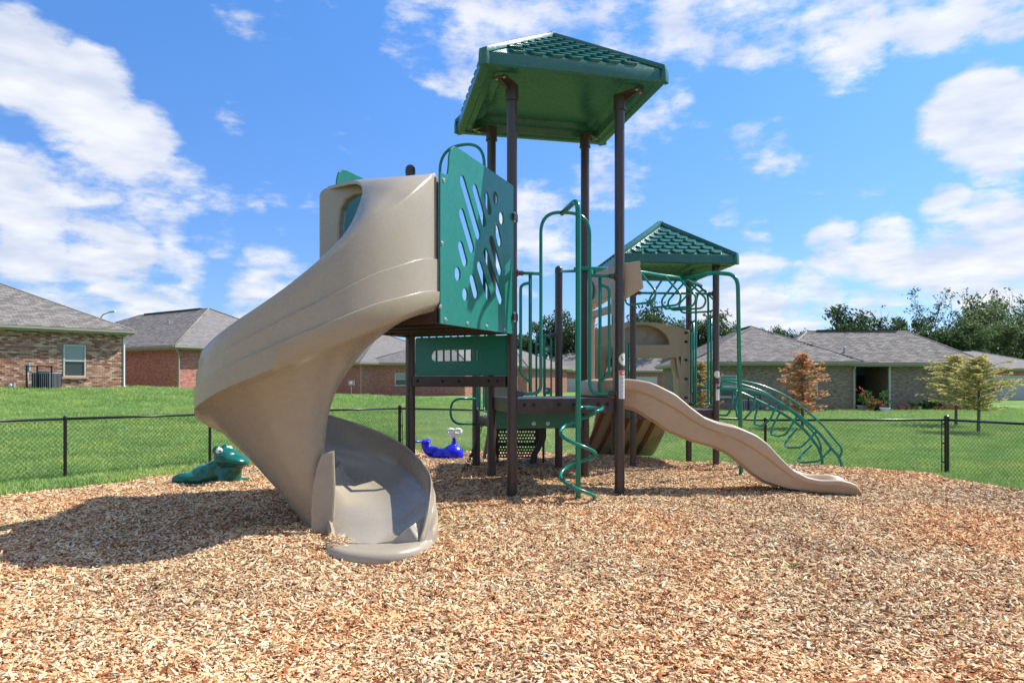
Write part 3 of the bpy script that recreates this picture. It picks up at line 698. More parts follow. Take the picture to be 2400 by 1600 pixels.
def brick_field(H, wall, length, height, z0, holes=(), keep=300, off=0.0):
    C = H['C']; du = H['u'] if wall == 'u' else H['v']; out = (-H['v'] if wall == 'u' else -H['u'])
    bw, bh = .215, .079; mb = MB(); mb.box((0, 0, 0), (bw-.012, .05, bh-.012)); tme = mb.mesh('brick'); tme.materials.append(M['brickpiece'])
    mbs = MB(); mbs.box((0, 0, 0), (bh-.012, .05, bw-.012)); sme = mbs.mesh('brick'); sme.materials.append(M['brickpiece'])
    L_ = []
    rows = int(height/bh)
    for r_ in range(rows):
        for c_ in range(int((length-off)/bw)+1):
            a = off+c_*bw+(r_ % 2)*bw/2; b = (r_+.5)*bh
            if a+bw/2 > length+.05: continue
            if any(h0-bw*.3 < a < h1+bw*.3 and g0-.02 < b < g1+.02 for h0, h1, g0, g1 in holes): continue
            L_.append((a, b))
    pos = [C+du*a+out*(.008+rng.uniform(0, .006))+Vector((0, 0, b)) for a, b in L_]
    idx = sorted([i for i in range(len(L_)) if -30 < 1200+pos[i].x/pos[i].y*F < 2430], key=lambda i: pos[i].length)
    Mr = Matrix(((du.x, out.x, 0), (du.y, out.y, 0), (0, 0, 1))).to_4x4()
    for i in idx[:keep]: inst('brick', tme, Matrix.Translation(pos[i]) @ Mr, H['h'])
    big = MB(); vs = [v.co.copy() for v in tme.vertices]; fs = [tuple(p.vertices) for p in tme.polygons]
    for i in idx[keep:]:
        b = len(big.v); Mt = Matrix.Translation(pos[i]) @ Mr; big.v += [tuple(Mt @ v) for v in vs]; big.f += [tuple(k+b for k in f) for f in fs]
    if big.v: tag(big.obj('brick_field', M['brickisland'], H['h'], fixn=False), kind='stuff')

# left house: wall runs from the visible corner towards the camera-left
HL = house('brick_house', (-18.8, 33.0), (-.687, -.727), (-.727, .687), 16, 12, 1.05, 2.72, 0.50, M['mortar'], 'tan and brown brick house at the far left with window and air conditioner', pieces=True, oh=.36,
           windows=[('window', 'u', 1.62, 0.58, .84, 1.42)])
# the wall faces the camera to the right of it, so bricks go on the u wall
def fix_out():  # outward normal of u-wall for this corner is -v only if v points away from camera
    pass
brick_field(HL, 'u', 10.5, 2.70, 1.05, holes=[(1.62, 2.46, .52, 2.05)], off=.05)
shingle_field(HL, 0)
downspout(HL['h'], (-18.8, 33.0), 1.05, 3.8, (.7, -.1), M['white'])
HR = house('red_brick_house', (-18.6, 38.0), (-.83, .55), (.55, .83), 19, 10.3, .59, 2.72, .50, M['brickred'], 'dark red brick house just right of the tan brick house, half behind the spiral slide')
shingle_field(HR, 0, keep=150); shingle_field(HR, 3, keep=150)
downspout(HR['h'], (-18.45, 37.85), .59, 3.3, (.0, -.8))
vent_pipe(HR['h'], at(395, 763, 44), HR['roof'])
HM = house('rose_brick_house', (-12.6, 57.0), (.75, .66), (-.70, .71), 11, 14, .14, 2.75, .5, M['brickfar'], 'pinkish brick house seen under the slide with utility meter at its corner')
downspout(HM['h'], (-12.6, 57.0), .14, 2.9, (0, -.8))
HM2 = house('brick_house', (-4.0, 58.0), (-1, .0), (.5, .86), 8, 9, .14, 2.75, .5, M['brickfar'], 'shaded brick house with one small window seen under the middle deck', windows=[('window', 'u', 5.0, .9, .9, 1.0)])
HM3 = house('brick_house', (1.6, 73.0), (-.9, -.2), (.6, .8), 7, 8, .1, 2.7, .5, M['brickfar'], 'small rose brick house seen just right of the front tower post')
HG = house('garage_house', (11.0, 84.0), (-1, 0), (.5, .86), 11, 10, -.1, 2.7, .42, M['brickfar'], 'distant brick house with two pale garage doors behind the fireman pole', windows=[('garage_door', 'u', 2.6, 0, 2.4, 1.75), ('garage_door', 'u', 6.0, 0, 2.4, 1.75)])
HB = house('blue_house', (12.6, 95.0), (-.5, .86), (.86, .3), 8, 5, -.1, 2.6, .45, M['bluepaint'], 'distant blue sided house between the pole and the tower post')
HD = house('garage_house', (21.0, 84.0), (-1, 0.05), (.5, .86), 9.5, 12, -.1, 2.7, .45, M['brickfar'], 'distant house with one wide grey garage door beneath the tan arch panel', windows=[('garage_door', 'u', 3.2, 0, 4.8, 1.95)])
# right house: two wings
HN = house('tan_brick_house', (18.62, 37.4), (-1, .02), (.06, .99), 8.4, 12, -.3, 2.70, .48, M['bricktan'], 'grey brown brick house behind the orange tree, wing with the high peaked roof', windows=[('window', 'u', 6.3, .85, .9, 1.15), ('window', 'u', 1.9, .8, .6, 1.2), ('window', 'v', .75, .7, .5, 1.6)])
shingle_field(HN, 0, keep=220); shingle_field(HN, 3, keep=0); shingle_field(HN, 1, keep=0)
downspout(HN['h'], (18.66, 37.3), -.3, 2.4, (0, -.6))
HW2 = house('tan_brick_house', (26.2, 38.6), (-1, .0), (.02, 1), 11.0, 5.0, -.33, 2.70, .66, M['bricktan'], 'grey brown brick house wing right of the dark porch with flower pots along its wall', gap=(4.9, 6.75, 2.6))
shingle_field(HW2, 0, keep=80)
HW = HW2
vent_pipe(HN['h'], at(1831, 808, 40), HN['roof']); vent_pipe(HN['h'], at(1979, 828, 39), HN['roof']); vent_pipe(HW2['h'], at(2040, 786, 41.3), HW2['roof'])
HF = house('garage_house', (46.0, 57.0), (-1, .05), (.4, .9), 14, 12, -.35, 2.75, .26, M['brickred'], 'red brick house with grey garage door and pale driveway at the right edge', windows=[('garage_door', 'u', 2.2, 0, 5.0, 2.15)])
tag(uvbox('driveway', [((36.2, 49.5, -.46), (48, 49.5, -.46), (48, 56.9, -.40), (36.2, 56.9, -.40))], M['concrete'], None), kind='structure')

def leafball(mb, c, r, n, s, flat=1.0, rs=random):
    for _ in range(n):
        d = Vector((rs.gauss(0, 1), rs.gauss(0, 1), rs.gauss(0, 1))).normalized()*r*(rs.random()**.45); d.z *= flat
        p = Vector(c)+d; a = Vector((rs.gauss(0, 1), rs.gauss(0, 1), rs.gauss(0, 1))).normalized(); b = a.orthogonal().normalized(); ss = s*rs.uniform(.5, 1.3)
        q = a.cross(b); mb.add([p-b*ss, p+q*ss*.45, p+b*ss, p-q*ss*.45], [(0, 1, 2, 3)])
# ac units, meters, street lamp
def ac_unit(p, label, s=1.0):
    o = empty('air_conditioner', p, 0, label, 'air conditioner'); p = Vector(p)
    m1 = MB(); m1.box(p+Vector((0, 0, .38*s)), (.78*s, .78*s, .74*s)); c = m1.obj('casing', M['greymetal'], o, bevel=.02)
    m2 = MB()
    for i in range(9):
        for sy in (-1,): m2.box(p+Vector(((-.34+i*.085)*s, sy*.40*s, .38*s)), (.03*s, .02, .66*s))
    for i in range(9): m2.box(p+Vector((.40*s, (-.34+i*.085)*s, .38*s)), (.02, .03*s, .66*s))
    m2.obj('louvre_grille', M['ink'], c)
    MB().lathe(p+Vector((0, 0, .75*s)), [(.33*s, 0), (.33*s, .03), (.28*s, .035), (0, .02)], 16).obj('fan_guard', M['ink'], c)
    m3 = MB(); 
    for dx in (-.55, -.1, .5): m3.box(p+Vector((dx*s, -.45*s, .5)), (.05, .05, 1.0))
    m3.box(p+Vector((-.03*s, -.45*s, 1.0)), (1.15*s, .05, .05)); m3.obj('guard_frame', M['black'], o)
ac_unit((at(110, 905, 29.3).x, 29.3, gz(-19.9, 29.3).item()+.02), 'grey air conditioner unit in a black frame on the lawn by the left house wall')
ac_unit((at(1752, 960, 36.2).x, 36.2, -.32), 'grey air conditioner unit beside the shaded wall of the right hand house')
def meter(p, w, h, label, drop=True):
    p = Vector(p); o = empty('meter_box', p, 0, label, 'meter box'); MB().box(p, (w, .12, h)).obj('casing', M['greymetal'], o, bevel=.01)
    MB().lathe(p+Vector((0, -.06, 0)), [(w*.28, 0), (w*.28, .05), (w*.2, .07), (0, .07)], 12, (0, -1, 0)).obj('dial', M['label'], o, smooth=True, angle=40)
    if drop: MB().tube([p, p-Vector((0, 0, 1.2))], .03, 8).obj('conduit', M['greymetal'], o, smooth=True)
meter(at(65, 861, 29.4), .2, .26, 'small pale disconnect box on the tan brick wall above the air conditioner')
meter(at(28, 903, 28.9), .25, .2, 'small white utility box near the foot of the tan brick wall', False)
meter(at(823, 897, 56), .5, .42, 'grey electric meter box on the shaded wall seen left of the slide exit')
meter(at(1797, 957, 36.9), .22, .2, 'small pale outlet box low on the grey brown wall behind the arched climber', False)
o = empty('street_lamp', at(238, 750, 60), 0, 'thin street lamp with curved arm rising behind the left house roof', 'street lamp')
b0 = at(238, 900, 60); 
MB().tube([(b0.x, 60, 0), at(238, 742, 60)], .09, 8).obj('lamp_pole', M['greymetal'], o, smooth=True)
MB().tube(smooth_path([at(238, 745, 60), at(241, 738, 60), at(250, 734, 60), at(262, 731, 60)]), .05, 8).obj('lamp_arm', M['greymetal'], o, smooth=True)
MB().box(at(263, 730.5, 60), (.55, .25, .16), (1, 0, .15)).obj('lamp_head', M['cream'], o, bevel=.05)

# ------------------------------------------------------------------ trees
def limbs(mb, p, d, l, r, depth, tips, rs, spread=.6, up=.25, n=3):
    pts = [p]; q = p.copy(); dd = d.copy()
    for i in range(3):
        dd = (dd+Vector((rs.uniform(-.2, .2), rs.uniform(-.2, .2), rs.uniform(-.05, .15)))).normalized(); q = q+dd*l/3; pts.append(q.copy())
    mb.tube(pts, [r, r*.85, r*.7, r*.55], 5 if depth < 2 else 3, caps=False)
    if depth == 0: tips.append(q); return
    if depth <= 2: tips.append(pts[2])
    for i in range(n):
        nd = (dd+Vector((rs.gauss(0, 1), rs.gauss(0, 1), rs.gauss(0, .6)))*spread+Vector((0, 0, up))).normalized()
        limbs(mb, pts[2+(i % 2)], nd, l*rs.uniform(.6, .82), r*.55, depth-1, tips, rs, spread, up, n)
def tree_protos():
    T = []
    for k in range(6):   # full crowns, unit: 10 m tall
        rs = random.Random(50+k); tr = MB(); tips = []
        tr.tube([(0, 0, -.5), (.05, 0, 1.5), (0.1, .05, 3.2)], [.28, .22, .17], 7, caps=False)
        for i in range(6):
            a = i*2.4+k; limbs(tr, Vector((.1, .05, 2.0+i*.55)), Vector((math.cos(a)*.8, math.sin(a)*.8, .75)).normalized(), 2.1, .12, 2, tips, rs, .55, .28)
        cr = MB(); cl = [t for t in tips if rs.random() < .92]
        for t in cl: leafball(cr, t, rs.uniform(.55, 1.1), 46, .20, .8, rs)
        for _ in range(26):
            a = rs.uniform(0, 6.28); zz = rs.uniform(2.2, 7.2); rr_ = 2.3*math.sin(min(1, (zz-1.2)/6.6)*math.pi)**.6*rs.uniform(.2, .95); leafball(cr, (rr_*math.cos(a), rr_*math.sin(a), zz), rs.uniform(.6, 1.1), 40, .20, .8, rs)
        T.append((tr.mesh('trunk', True, fixn=False), cr.mesh('crown', fixn=False)))
    for k in range(3):   # sparse tall trees, twiggy
        rs = random.Random(80+k); tr = MB(); tips = []
        tr.tube([(0, 0, -.5), (.1, 0, 2.5), (0.0, .1, 5)], [.2, .16, .11], 6, caps=False)
        for i in range(7):
            a = i*2.1+k; limbs(tr, Vector((.05, .05, 3.0+i*.4)), Vector((math.cos(a)*.55, math.sin(a)*.55, 1)).normalized(), 2.1, .07, 3, tips, rs, .42, .3, 2)
        cr = MB()
        for t in tips:
            if rs.random() < .62: leafball(cr, t, rs.uniform(.3, .6), 14, .13, .8, rs)
        T.append((tr.mesh('trunk', True, fixn=False), cr.mesh('crown', fixn=False)))
    for tr, cr in T: tr.materials.append(M['bark']); cr.materials.append(M['leaf'])
    pale = []
    for tr, cr in T[:3]+T[6:]:
        c2 = cr.copy(); c2.materials.clear(); c2.materials.append(M['leafpale']); pale.append((tr, c2))
    return T, pale
TP, TPALE = tree_protos()
TL = [ # px, top y, depth, kind, width factor, label
 (1180,790,88,0,1.0,'dark tree seen low between front tower post and green guard rail'),
 (1228,775,90,1,.9,'dark leafy tree seen between the two left green guard bars'),
 (1290,724,92,2,.8,'tall dark tree left of the short brown post with dome cap'),
 (1348,738,90,3,.85,'dark tree seen between the short brown post and the fireman pole'),
 (1402,760,90,4,.9,'dark tree seen behind the inner guard loop beside the front right post'),
 (1455,770,92,5,.8,'dark tree hidden mostly behind the front right tower post'),
 (1512,694,92,0,1.0,'tall dark tree behind the hanging triangle rungs'),
 (1575,735,90,1,.9,'dark tree behind the right end of the tan arch panel'),
 (1636,742,92,3,.8,'dark tree seen between the small tower posts'),
 (1690,726,90,2,.95,'dark tree right of the small tower beneath the overhead bar'),
 (1735,752,95,4,.8,'rounded dark tree just left of the peaked grey roof'),
 (1798,762,110,5,.7,'small rounded treetop left of the roof peak of the right house'),
 (1865,764,110,1,.7,'small treetop showing right of the roof peak'),
 (1925,775,100,4,.6,'low dark tree at the left end of the right hand tree group'),
 (1960,722,98,0,.9,'bushy green tree left of the right hand tree group'),
 (2015,708,98,2,1.0,'broad green tree directly above the long ridge of the right house'),
 (2078,716,98,6,.8,'thin twiggy tree right of the broad green tree'),
 (2110,735,96,3,.8,'dark round tree above the right end of the ridge'),
 (2150,760,90,5,.8,'low dark tree by the right end of the house ridge'),
 (2195,672,100,7,1.1,'tall nearly bare tree with spreading branches leaning left'),
 (2225,752,88,1,.9,'dark leafy tree below the tall bare tree'),
 (2270,682,98,-1,.95,'tall pale green tree right of the bare tree'),
 (2312,668,100,8,1.0,'tall sparse tree with thin pale trunks near the right edge'),
 (2330,735,88,-2,.8,'pale green leafy tree in front of the sparse tall trees'),
 (2368,662,98,6,1.0,'tall sparse tree at the right edge with see through crown'),
 (2392,700,92,-3,.9,'pale green tree cut by the right edge of the picture'),
 (2275,770,86,4,.9,'low dark tree behind the grey roof at the right'),
 (2420,760,86,3,.9,'low dark bushy tree at the far right edge'),
 (930,806,100,5,.6,'small dark treetop showing over the roof beneath the high deck'),
 (885,815,105,1,.5,'tiny treetop left of the square post under the spiral slide')]
for px, ty, Y, kd, wf, lab in TL:
    tr, cr = TP[kd] if kd >= 0 else TPALE[-kd-1+(0)]
    top = ZC+(HZ-ty)/F*Y; zmax = max(v.co.z for v in cr.vertices); g0 = float(gz(np.array([(px-1200)/F*Y]), np.array([Y]))[0]); s = (top-g0)/zmax
    o = empty('tree', ((px-1200)/F*Y, Y, g0), random.uniform(0, 6.28), lab, 'tree', 'trees beyond the houses')
    for nm, me in (('trunk', tr), ('crown', cr)):
        c = bpy.data.objects.new(nm, me); COL.objects.link(c); c.parent = o
    o.scale = (s*wf*1.05, s*wf*1.05, s)
    # undergrowth skirt keeps the tree belt closed at its foot
ug = MB(); rs = random.Random(5)
for i in range(150):
    px = rs.choice([rs.uniform(1140, 1780), rs.uniform(1140, 1780), rs.uniform(1880, 2450), rs.uniform(1880, 2450)]); Y = rs.uniform(96, 112); X = (px-1200)/F*Y
    leafball(ug, (X, Y, rs.uniform(.5, 6.2)), rs.uniform(1.2, 2.4), 46, .42, .9, rs)
tag(ug.obj('undergrowth', M['leaf'], None, fixn=False), 'dense dark leafy undergrowth under the far row of trees', 'undergrowth', kind='stuff')

def cypress(name, px, Y, base, topy, halfw, mat, label, seed, cat='tree', low=.12, lean=0):
    rs = random.Random(seed); g0 = base; x0 = (px-1200)/F*Y; top = ZC+(HZ-topy)/F*Y; H = top-g0
    o = empty(name, (x0, Y, g0), 0, label, cat, 'young feathery trees on the lawn')
    tr = MB(); tr.tube([(x0, Y, g0-.1), (x0+.02, Y, g0+H*.4), (x0, Y, g0+H*.97)], [.055, .04, .008], 8, caps=False); fo = MB()
    nb = 64
    for i in range(nb):
        f = low+(1-low)*(i/nb)**.9; z = g0+H*f; a = i*2.4+rs.uniform(-.4, .4)
        prof = math.sin(min(1, (f-low)/(1-low)*1.55+.22)*math.pi*.62)*(1-((f-low)/(1-low))**2.2*.9)
        ln = halfw*(.35+.65*prof)*rs.uniform(.7, 1.12)*(1.0 if f < .85 else .5)
        d = Vector((math.cos(a), math.sin(a), rs.uniform(.12, .42))); d.normalize()
        p0 = Vector((x0, Y, z)); p1 = p0+d*ln*.6; p2 = p0+d*ln+Vector((0, 0, -.06*ln))
        tr.tube([p0, p1, p2], [.014, .009, .004], 4, caps=False)
        m_ = int(26+ln*42)
        for k in range(m_):
            t = rs.uniform(.08, 1.06); c = p0+(p1-p0)*t*1.6 if t < .6 else p1+(p2-p1)*(t-.6)/.4
            sd = d.cross(Vector((0, 0, 1))).normalized()*rs.choice((-1, 1)); e = (sd*rs.uniform(.4, 1)+d*rs.uniform(.2, .8)+Vector((0, 0, rs.uniform(-.45, .3)))).normalized()
            l = rs.uniform(.09, .20)*(1.2-t*.5); w = e.cross(Vector((rs.gauss(0, 1), rs.gauss(0, 1), 1))).normalized()*.011
            c = c+Vector((rs.gauss(0, .02), rs.gauss(0, .02), rs.gauss(0, .02)))
            fo.add([c-w, c+w, c+e*l*.7+w*1.3, c+e*l, c+e*l*.7-w*1.3], [(0, 1, 2, 3, 4)])
    tr.obj('trunk', M['bark'], o, smooth=True, fixn=False); fo.obj('foliage', mat, o, fixn=False)
cypress('cypress_tree', 1880, 21.5, -.2, 829, .88, M['orange'], 'small orange and rust coloured tree standing behind the arched climber', 1, low=.22)
cypress('cypress_tree', 2240, 24.0, -.2, 836, 1.30, M['yellow'], 'yellow green young tree, the left one of the pair on the right lawn', 2, low=.30)
cypress('cypress_tree', 2293, 20.8, -.2, 838, 1.30, M['yellow'], 'yellow green young tree with darker trunk, right one of the pair on the lawn', 3, low=.30)
cypress('cypress_tree', 1640, 23.0, -.2, 850, .95, M['olive'], 'brownish olive young tree seen between the posts of the small tower', 4, low=.08)

# flower pots on the porch
def pot(px, by, Y, r, h, mat, plant, ph, pr, label, cat='flower pot', flower=None, group=None, seed=0):
    p = at(px, by, Y); rs = random.Random(seed+px); o = empty('flower_pot', p, 0, label, cat, group)
    MB().lathe(p, [(r*.7, 0), (r*.95, h*.85), (r*1.08, h*.86), (r*1.08, h), (r*.9, h), (r*.85, h*.9), (0, h*.9)], 16).obj('pot', mat, o, smooth=True, angle=35)
    if plant:
        mb = MB(); st = MB()
        for i in range(9):
            q = p+Vector((rs.gauss(0, pr*.45), rs.gauss(0, pr*.3), h+ph*rs.uniform(.25, 1))); st.tube([p+Vector((0, 0, h*.9)), (p+q)/2+Vector((rs.gauss(0, .05), 0, h*.5)), q], .008, 4, caps=False)
            leafball(mb, q, pr*.5, 32, .05, .8, rs)
        st.obj('stem', M['bark'], o, fixn=False); mb.obj('foliage', plant, o, fixn=False)
        if flower:
            fb = MB()
            for i in range(9): leafball(fb, p+Vector((rs.gauss(0, pr*.5), -.14, h+ph*rs.uniform(.3, 1))), .08, 12, .045, .8, rs)
            fb.obj('flowers', flower, o, fixn=False)
pot(2021, 965, 36.6, .26, .34, M['greymetal'], M['potleaf'], .95, .42, 'grey pot with tall green bush of red flowers left of the porch', flower=M['redflower'])
pot(2040, 968, 36.0, .17, .26, M['terracotta'], M['potleaf'], .45, .30, 'dark red pot overflowing with coral red flowers in front of the porch', flower=M['redflower'])
pot(2057, 970, 36.2, .24, .34, M['ink'], M['potleaf'], .38, .28, 'black tub with mixed red blooms in the middle of the porch group', flower=M['redflower'])
pot(2074, 973, 35.6, .24, .40, M['label'], M['potleaf'], .90, .38, 'pale blue white pot with a tall glossy green plant')
for i, (px, r, pl) in enumerate([(2112, .16, 0), (2129, .14, 0), (2141, .13, 1), (2155, .10, 1), (2191, .14, 1), (2204, .13, 0), (2219, .12, 0), (2229, .15, 0), (2250, .13, 1), (2269, .14, 0), (2288, .12, 0)]):
    pot(px, 964, 37.2, r, .28, M['terracotta'] if i not in (3,) else M['labellime'], M['potleaf'] if pl else None, .25, .18, ['terracotta pot at the left end of the row along the right wing wall', 'terracotta pot second from the left in the row along the wall', 'small terracotta pot with a leafy sprig, third from the left along the wall', 'small lime coloured planter in the row along the wall', 'bright red pot under the dark shrubs by the wall', 'terracotta pot just right of the dark shrubs', 'small terracotta pot left of the yellow tree trunk', 'wider terracotta pot directly behind the left yellow tree trunk', 'terracotta pot with leaves just right of the left yellow tree trunk', 'terracotta pot between the two yellow tree trunks', 'terracotta pot close to the right yellow tree trunk'][i], group='pots along the right wing wall')
rs = random.Random(9); sh = MB()
for i in range(16): leafball(sh, at(2160+i*2.8, 950, 37.4)+Vector((0, 0, rs.uniform(-.1, .15))), .28, 40, .07, .8, rs)
so_ = tag(sh.obj('shrub', M['leaf'], None, fixn=False), 'low dark green shrubs between the pots along the right wing wall', 'shrub')

# grass, kept out of the houses and the driveway
x, y, z, s = GRASS_PTS
keepm = np.ones(len(x), bool)
for H_ in (HL, HR, HN, HW, HW2):
    dx = x-H_['C'].x; dy = y-H_['C'].y; U_, V_ = H_['u'], H_['v']; det = U_.x*V_.y-U_.y*V_.x
    a = (dx*V_.y-dy*V_.x)/det; b = (U_.x*dy-U_.y*dx)/det; keepm &= ~((a > -.05) & (a < 20) & (b > -.05) & (b < 14))
make_grass(keepm)
# ================================================================== the play structure
PS = empty('play_structure', (0.6, 9.2, 0), 0, 'large green and brown playground climbing structure with two tan slides and two roofs', 'playground structure')
V3 = Vector
PA, PB, PC, PD = V3((0, 8.4, 0)), V3((1.369, 8.69, 0)), V3((-.293, 9.77, 0)), V3((1.076, 10.06, 0))
PE, PSs, PF = V3((-1.34, 9.0, 0)), V3((.783, 11.43, 0)), V3((-.585, 11.14, 0))
PG, PH = V3((-.75, 6.78, 0)), V3((-2.09, 7.38, 0))
P1, P2, P3_, P4 = V3((1.98, 11.18, 0)), V3((3.376, 11.30, 0)), V3((3.263, 12.60, 0)), V3((1.87, 12.48, 0))
Zv = V3((0, 0, 1))
def zp(p, z): return V3((p.x, p.y, z))
def onplane(px, py, A, d):
    k = (px-1200)/F; u = (k*A.y-A.x)/(d.x-k*d.y); p = A+d*u; return V3((p.x, p.y, ZC+(HZ-py)/F*p.y))
def post(p, top, r, dome=False, z0=-.35, name='post'):
    mb = MB(); mb.tube([zp(p, z0), zp(p, top)], r, 20)
    if dome: mb.lathe(zp(p, top), [(r*1.06, -.05), (r*1.06, 0), (r*.95, .03), (r*.6, .058), (0, .07)], 20)
    return mb.obj(name, M['post'], PS, smooth=True, angle=40)
postB = None
for p, top, dm in ((PA, 4.98, 0), (PB, 4.98, 0), (PC, 4.98, 0), (PD, 4.98, 0), (PE, 4.20, 1), (PSs, 3.28, 1), (PF, 2.3, 1)):
    o = post(p, top, .0635, dm)
    if p is PB: postB = o
tower2 = [post(p, 3.32, .054) for p in (P1, P2, P3_, P4)]

def clamp_bolts(p, z, d, parent=PS, r=.0635, s=1.0):
    """brown clamp on a post pointing in direction d"""
    d = V3(d); d.z = 0; d.normalize(); mb = MB(); c = zp(p, z)
    mb.tube([c+d*r*.6, c+d*(r+.075*s)], .030*s, 14); mb.lathe(c+d*(r+.0), [(.048*s, -.012), (.048*s, .006), (.034*s, .014), (0, .014)], 14, d)
    o = mb.obj('clamp', M['post'], parent, smooth=True, angle=40)
    return o
def bolts(pts, n, parent, r=.016, mat='bolt'):
    for p in pts: 
        MB().lathe(p, [(r*1.5, -.002), (r*1.5, .003), (r, .004), (r*.8, .010), (r*.35, .012), (r*.3, .006), (0, .006)], 10, n).obj('bolt', M[mat], parent, smooth=True, angle=40)

# ---------------------------------------------------------------- roofs
def roof(c, ang, h, ze, zap, fas, rows, tw, th, nm='roof', lift=.030):
    c = V3(c); ux = V3((math.cos(ang), math.sin(ang), 0)); uy = V3((-math.sin(ang), math.cos(ang), 0))
    def q(a, b, z): return V3((c.x, c.y, 0))+ux*a+uy*b+Zv*z
    cr = .07; zt = ze+fas; hh = h*.985
    def ring(r_, z, k=cr):
        out = []
        for sx, sy in ((1, -1), (1, 1), (-1, 1), (-1, -1)):
            aa = {(1, -1): -90, (1, 1): 0, (-1, 1): 90, (-1, -1): 180}[(sx, sy)]
            for i in range(4):
                t = R(aa+30*i); out.append(q(sx*(r_-k)+k*math.cos(t), sy*(r_-k)+k*math.sin(t), z))
        return out
    ins = h-.07
    mb = MB()
    loops = [ring(h-.02, ze-.0), ring(h, ze+.015), ring(h*.995, zt-.03), ring(hh, zt)]
    mb.loft(loops, caps=False)
    top = [q(0, 0, zap)]*16
    mb.loft([ring(hh, zt), [a*.02+b*.98 for a, b in zip(ring(hh, zt), top)]], caps=True)
    R_ = mb.obj(nm, M['roofg'], PS, smooth=True, angle=25)
    ub = MB()  # underside: flat rim, step, sloping ceiling
    rim = [ring(h-.02, ze-.0), ring(h-.10, ze-.004, .05), ring(h-.12, ze+.02, .05), ring(h-.20, ze+.02, .05), ring(h-.24, ze+.10, .04), ring(h-.34, ze+.12, .04), ring(h-.38, ze+.17, .04), ring(.03, zap-.16, .01)]
    ub.loft(rim, caps=False); ub.f.append(tuple(len(ub.v)-16+i for i in range(16)))
    ub.obj('ceiling', M['roofg'], R_, smooth=True, angle=25)
    # hip caps
    for sx, sy in ((1, -1), (1, 1), (-1, 1), (-1, -1)):
        a = q(0, 0, zap+.012); b = q(sx*(hh-.005), sy*(hh-.005), zt+.01); d = (b-a).normalized(); sd = d.cross(Zv).normalized(); n = sd.cross(d); w, t = .055*h/1.15, .035
        if n.z < 0: n = -n
        e2 = q(sx*(h-.022), sy*(h-.022), zt-.05); e3 = q(sx*(h-.022), sy*(h-.022), ze+.0)
        def sec(p, nn, ww, drop=.0): return [p-sd*ww*1.25-nn*.03, p-sd*ww+nn*t, p+sd*ww+nn*t, p+sd*ww*1.25-nn*.03]
        out = (ux*sx+uy*sy).normalized()
        t = .028
        hm = MB(); hm.loft([sec(a, n, w), sec(a+(b-a)*.5, n, w), sec(b, n, w), sec(e2, (n+out).normalized(), w), sec(e3, out, w)])
        hm.obj('hip_cap', M['roofg'], R_, smooth=True, angle=30, bevel=.006)
    # shingles as separate proud pieces
    tm = MB(); W = tw*.46; lo = [(-W, th*.36), (-W*.55, 0), (W*.55, 0), (W, th*.36), (W, th*1.0), (-W, th*1.0)]
    zb = [lift, lift, lift, lift, .002, .002]
    tm.add([(x_, y_, -.004) for x_, y_ in lo]+[(x_, y_, z_) for (x_, y_), z_ in zip(lo, zb)], [(5, 4, 3, 2, 1, 0), (6, 7, 8, 9, 10, 11)]+[(i, (i+1) % 6, 6+(i+1) % 6, 6+i) for i in range(6)])
    sm = tm.mesh('shingle'); sm.materials.append(M['roofg'])
    for k in range(4):
        a2 = ang+k*math.pi/2; fx = V3((math.cos(a2), math.sin(a2), 0)); fy = V3((-math.sin(a2), math.cos(a2), 0))
        o_ = V3((c.x, c.y, zt))-fy*hh; up = (V3((c.x, c.y, zap))-o_); Ls = up.length; up.normalize(); n = fx.cross(up)
        Mr = Matrix(((fx.x, up.x, n.x), (fx.y, up.y, n.y), (fx.z, up.z, n.z))).to_4x4()
        for r_ in range(rows):
            b = .02+r_*(Ls*.86/rows); half = hh*(1-b/Ls)-.11*h/1.15
            nn = int(2*half/tw)+1
            for j in range(-nn, nn+1):
                x_ = j*tw+(tw/2 if r_ % 2 else 0)
                if abs(x_)+W*.75 > half: continue
                p = o_+fx*x_+up*b; inst('shingle', sm, Matrix.Translation(p) @ Mr, R_)
    return R_, q
angT = math.atan2(.209, .978)
RO1, q1 = roof((.538, 9.23), angT, 1.15, 5.07, 6.08, .165, 9, .235, .175)
for p in (PA, PB, PC, PD):   # caps and corner plates
    c = V3((.538, 9.23, 0)); out = (p-c).normalized(); sd = out.cross(Zv)
    mb = MB(); mb.tube([zp(p, 4.86), zp(p, 5.05)], .078, 18); mb.tube([zp(p, 4.855), zp(p, 4.87)], .084, 18); mb.obj('post_cap', M['post'], PS, smooth=True, angle=40)
    b = zp(p, 5.045); e = zp(p, 5.06)+out*.30
    mb = MB(); mb.hexa([b-sd*.075-Zv*.012, b+sd*.075-Zv*.012, e+sd*.10-Zv*.012, e-sd*.10-Zv*.012, b-sd*.075, b+sd*.075, e+sd*.10, e-sd*.10]); 
    pl = mb.obj('corner_bracket', M['post'], PS); bolts([e-out*.045+sd*.055-Zv*.014, e-out*.045-sd*.055-Zv*.014], -Zv, pl, .013)
    w_ = MB(); w_.hexa([zp(p, 4.93)-sd*.006, zp(p, 4.93)+sd*.006, zp(p, 5.04)+sd*.006+out*.25, zp(p, 5.04)-sd*.006+out*.25, zp(p, 5.04)-sd*.006, zp(p, 5.04)+sd*.006, zp(p, 5.05)+sd*.006+out*.26, zp(p, 5.05)-sd*.006+out*.26]); w_.obj('gusset', M['post'], PS)
c2 = (P1+P3_)/2; RO2, q2 = roof((c2.x-.04, c2.y, 0), R(5.0), .985, 3.30, 4.16, .15, 8, .215, .165)
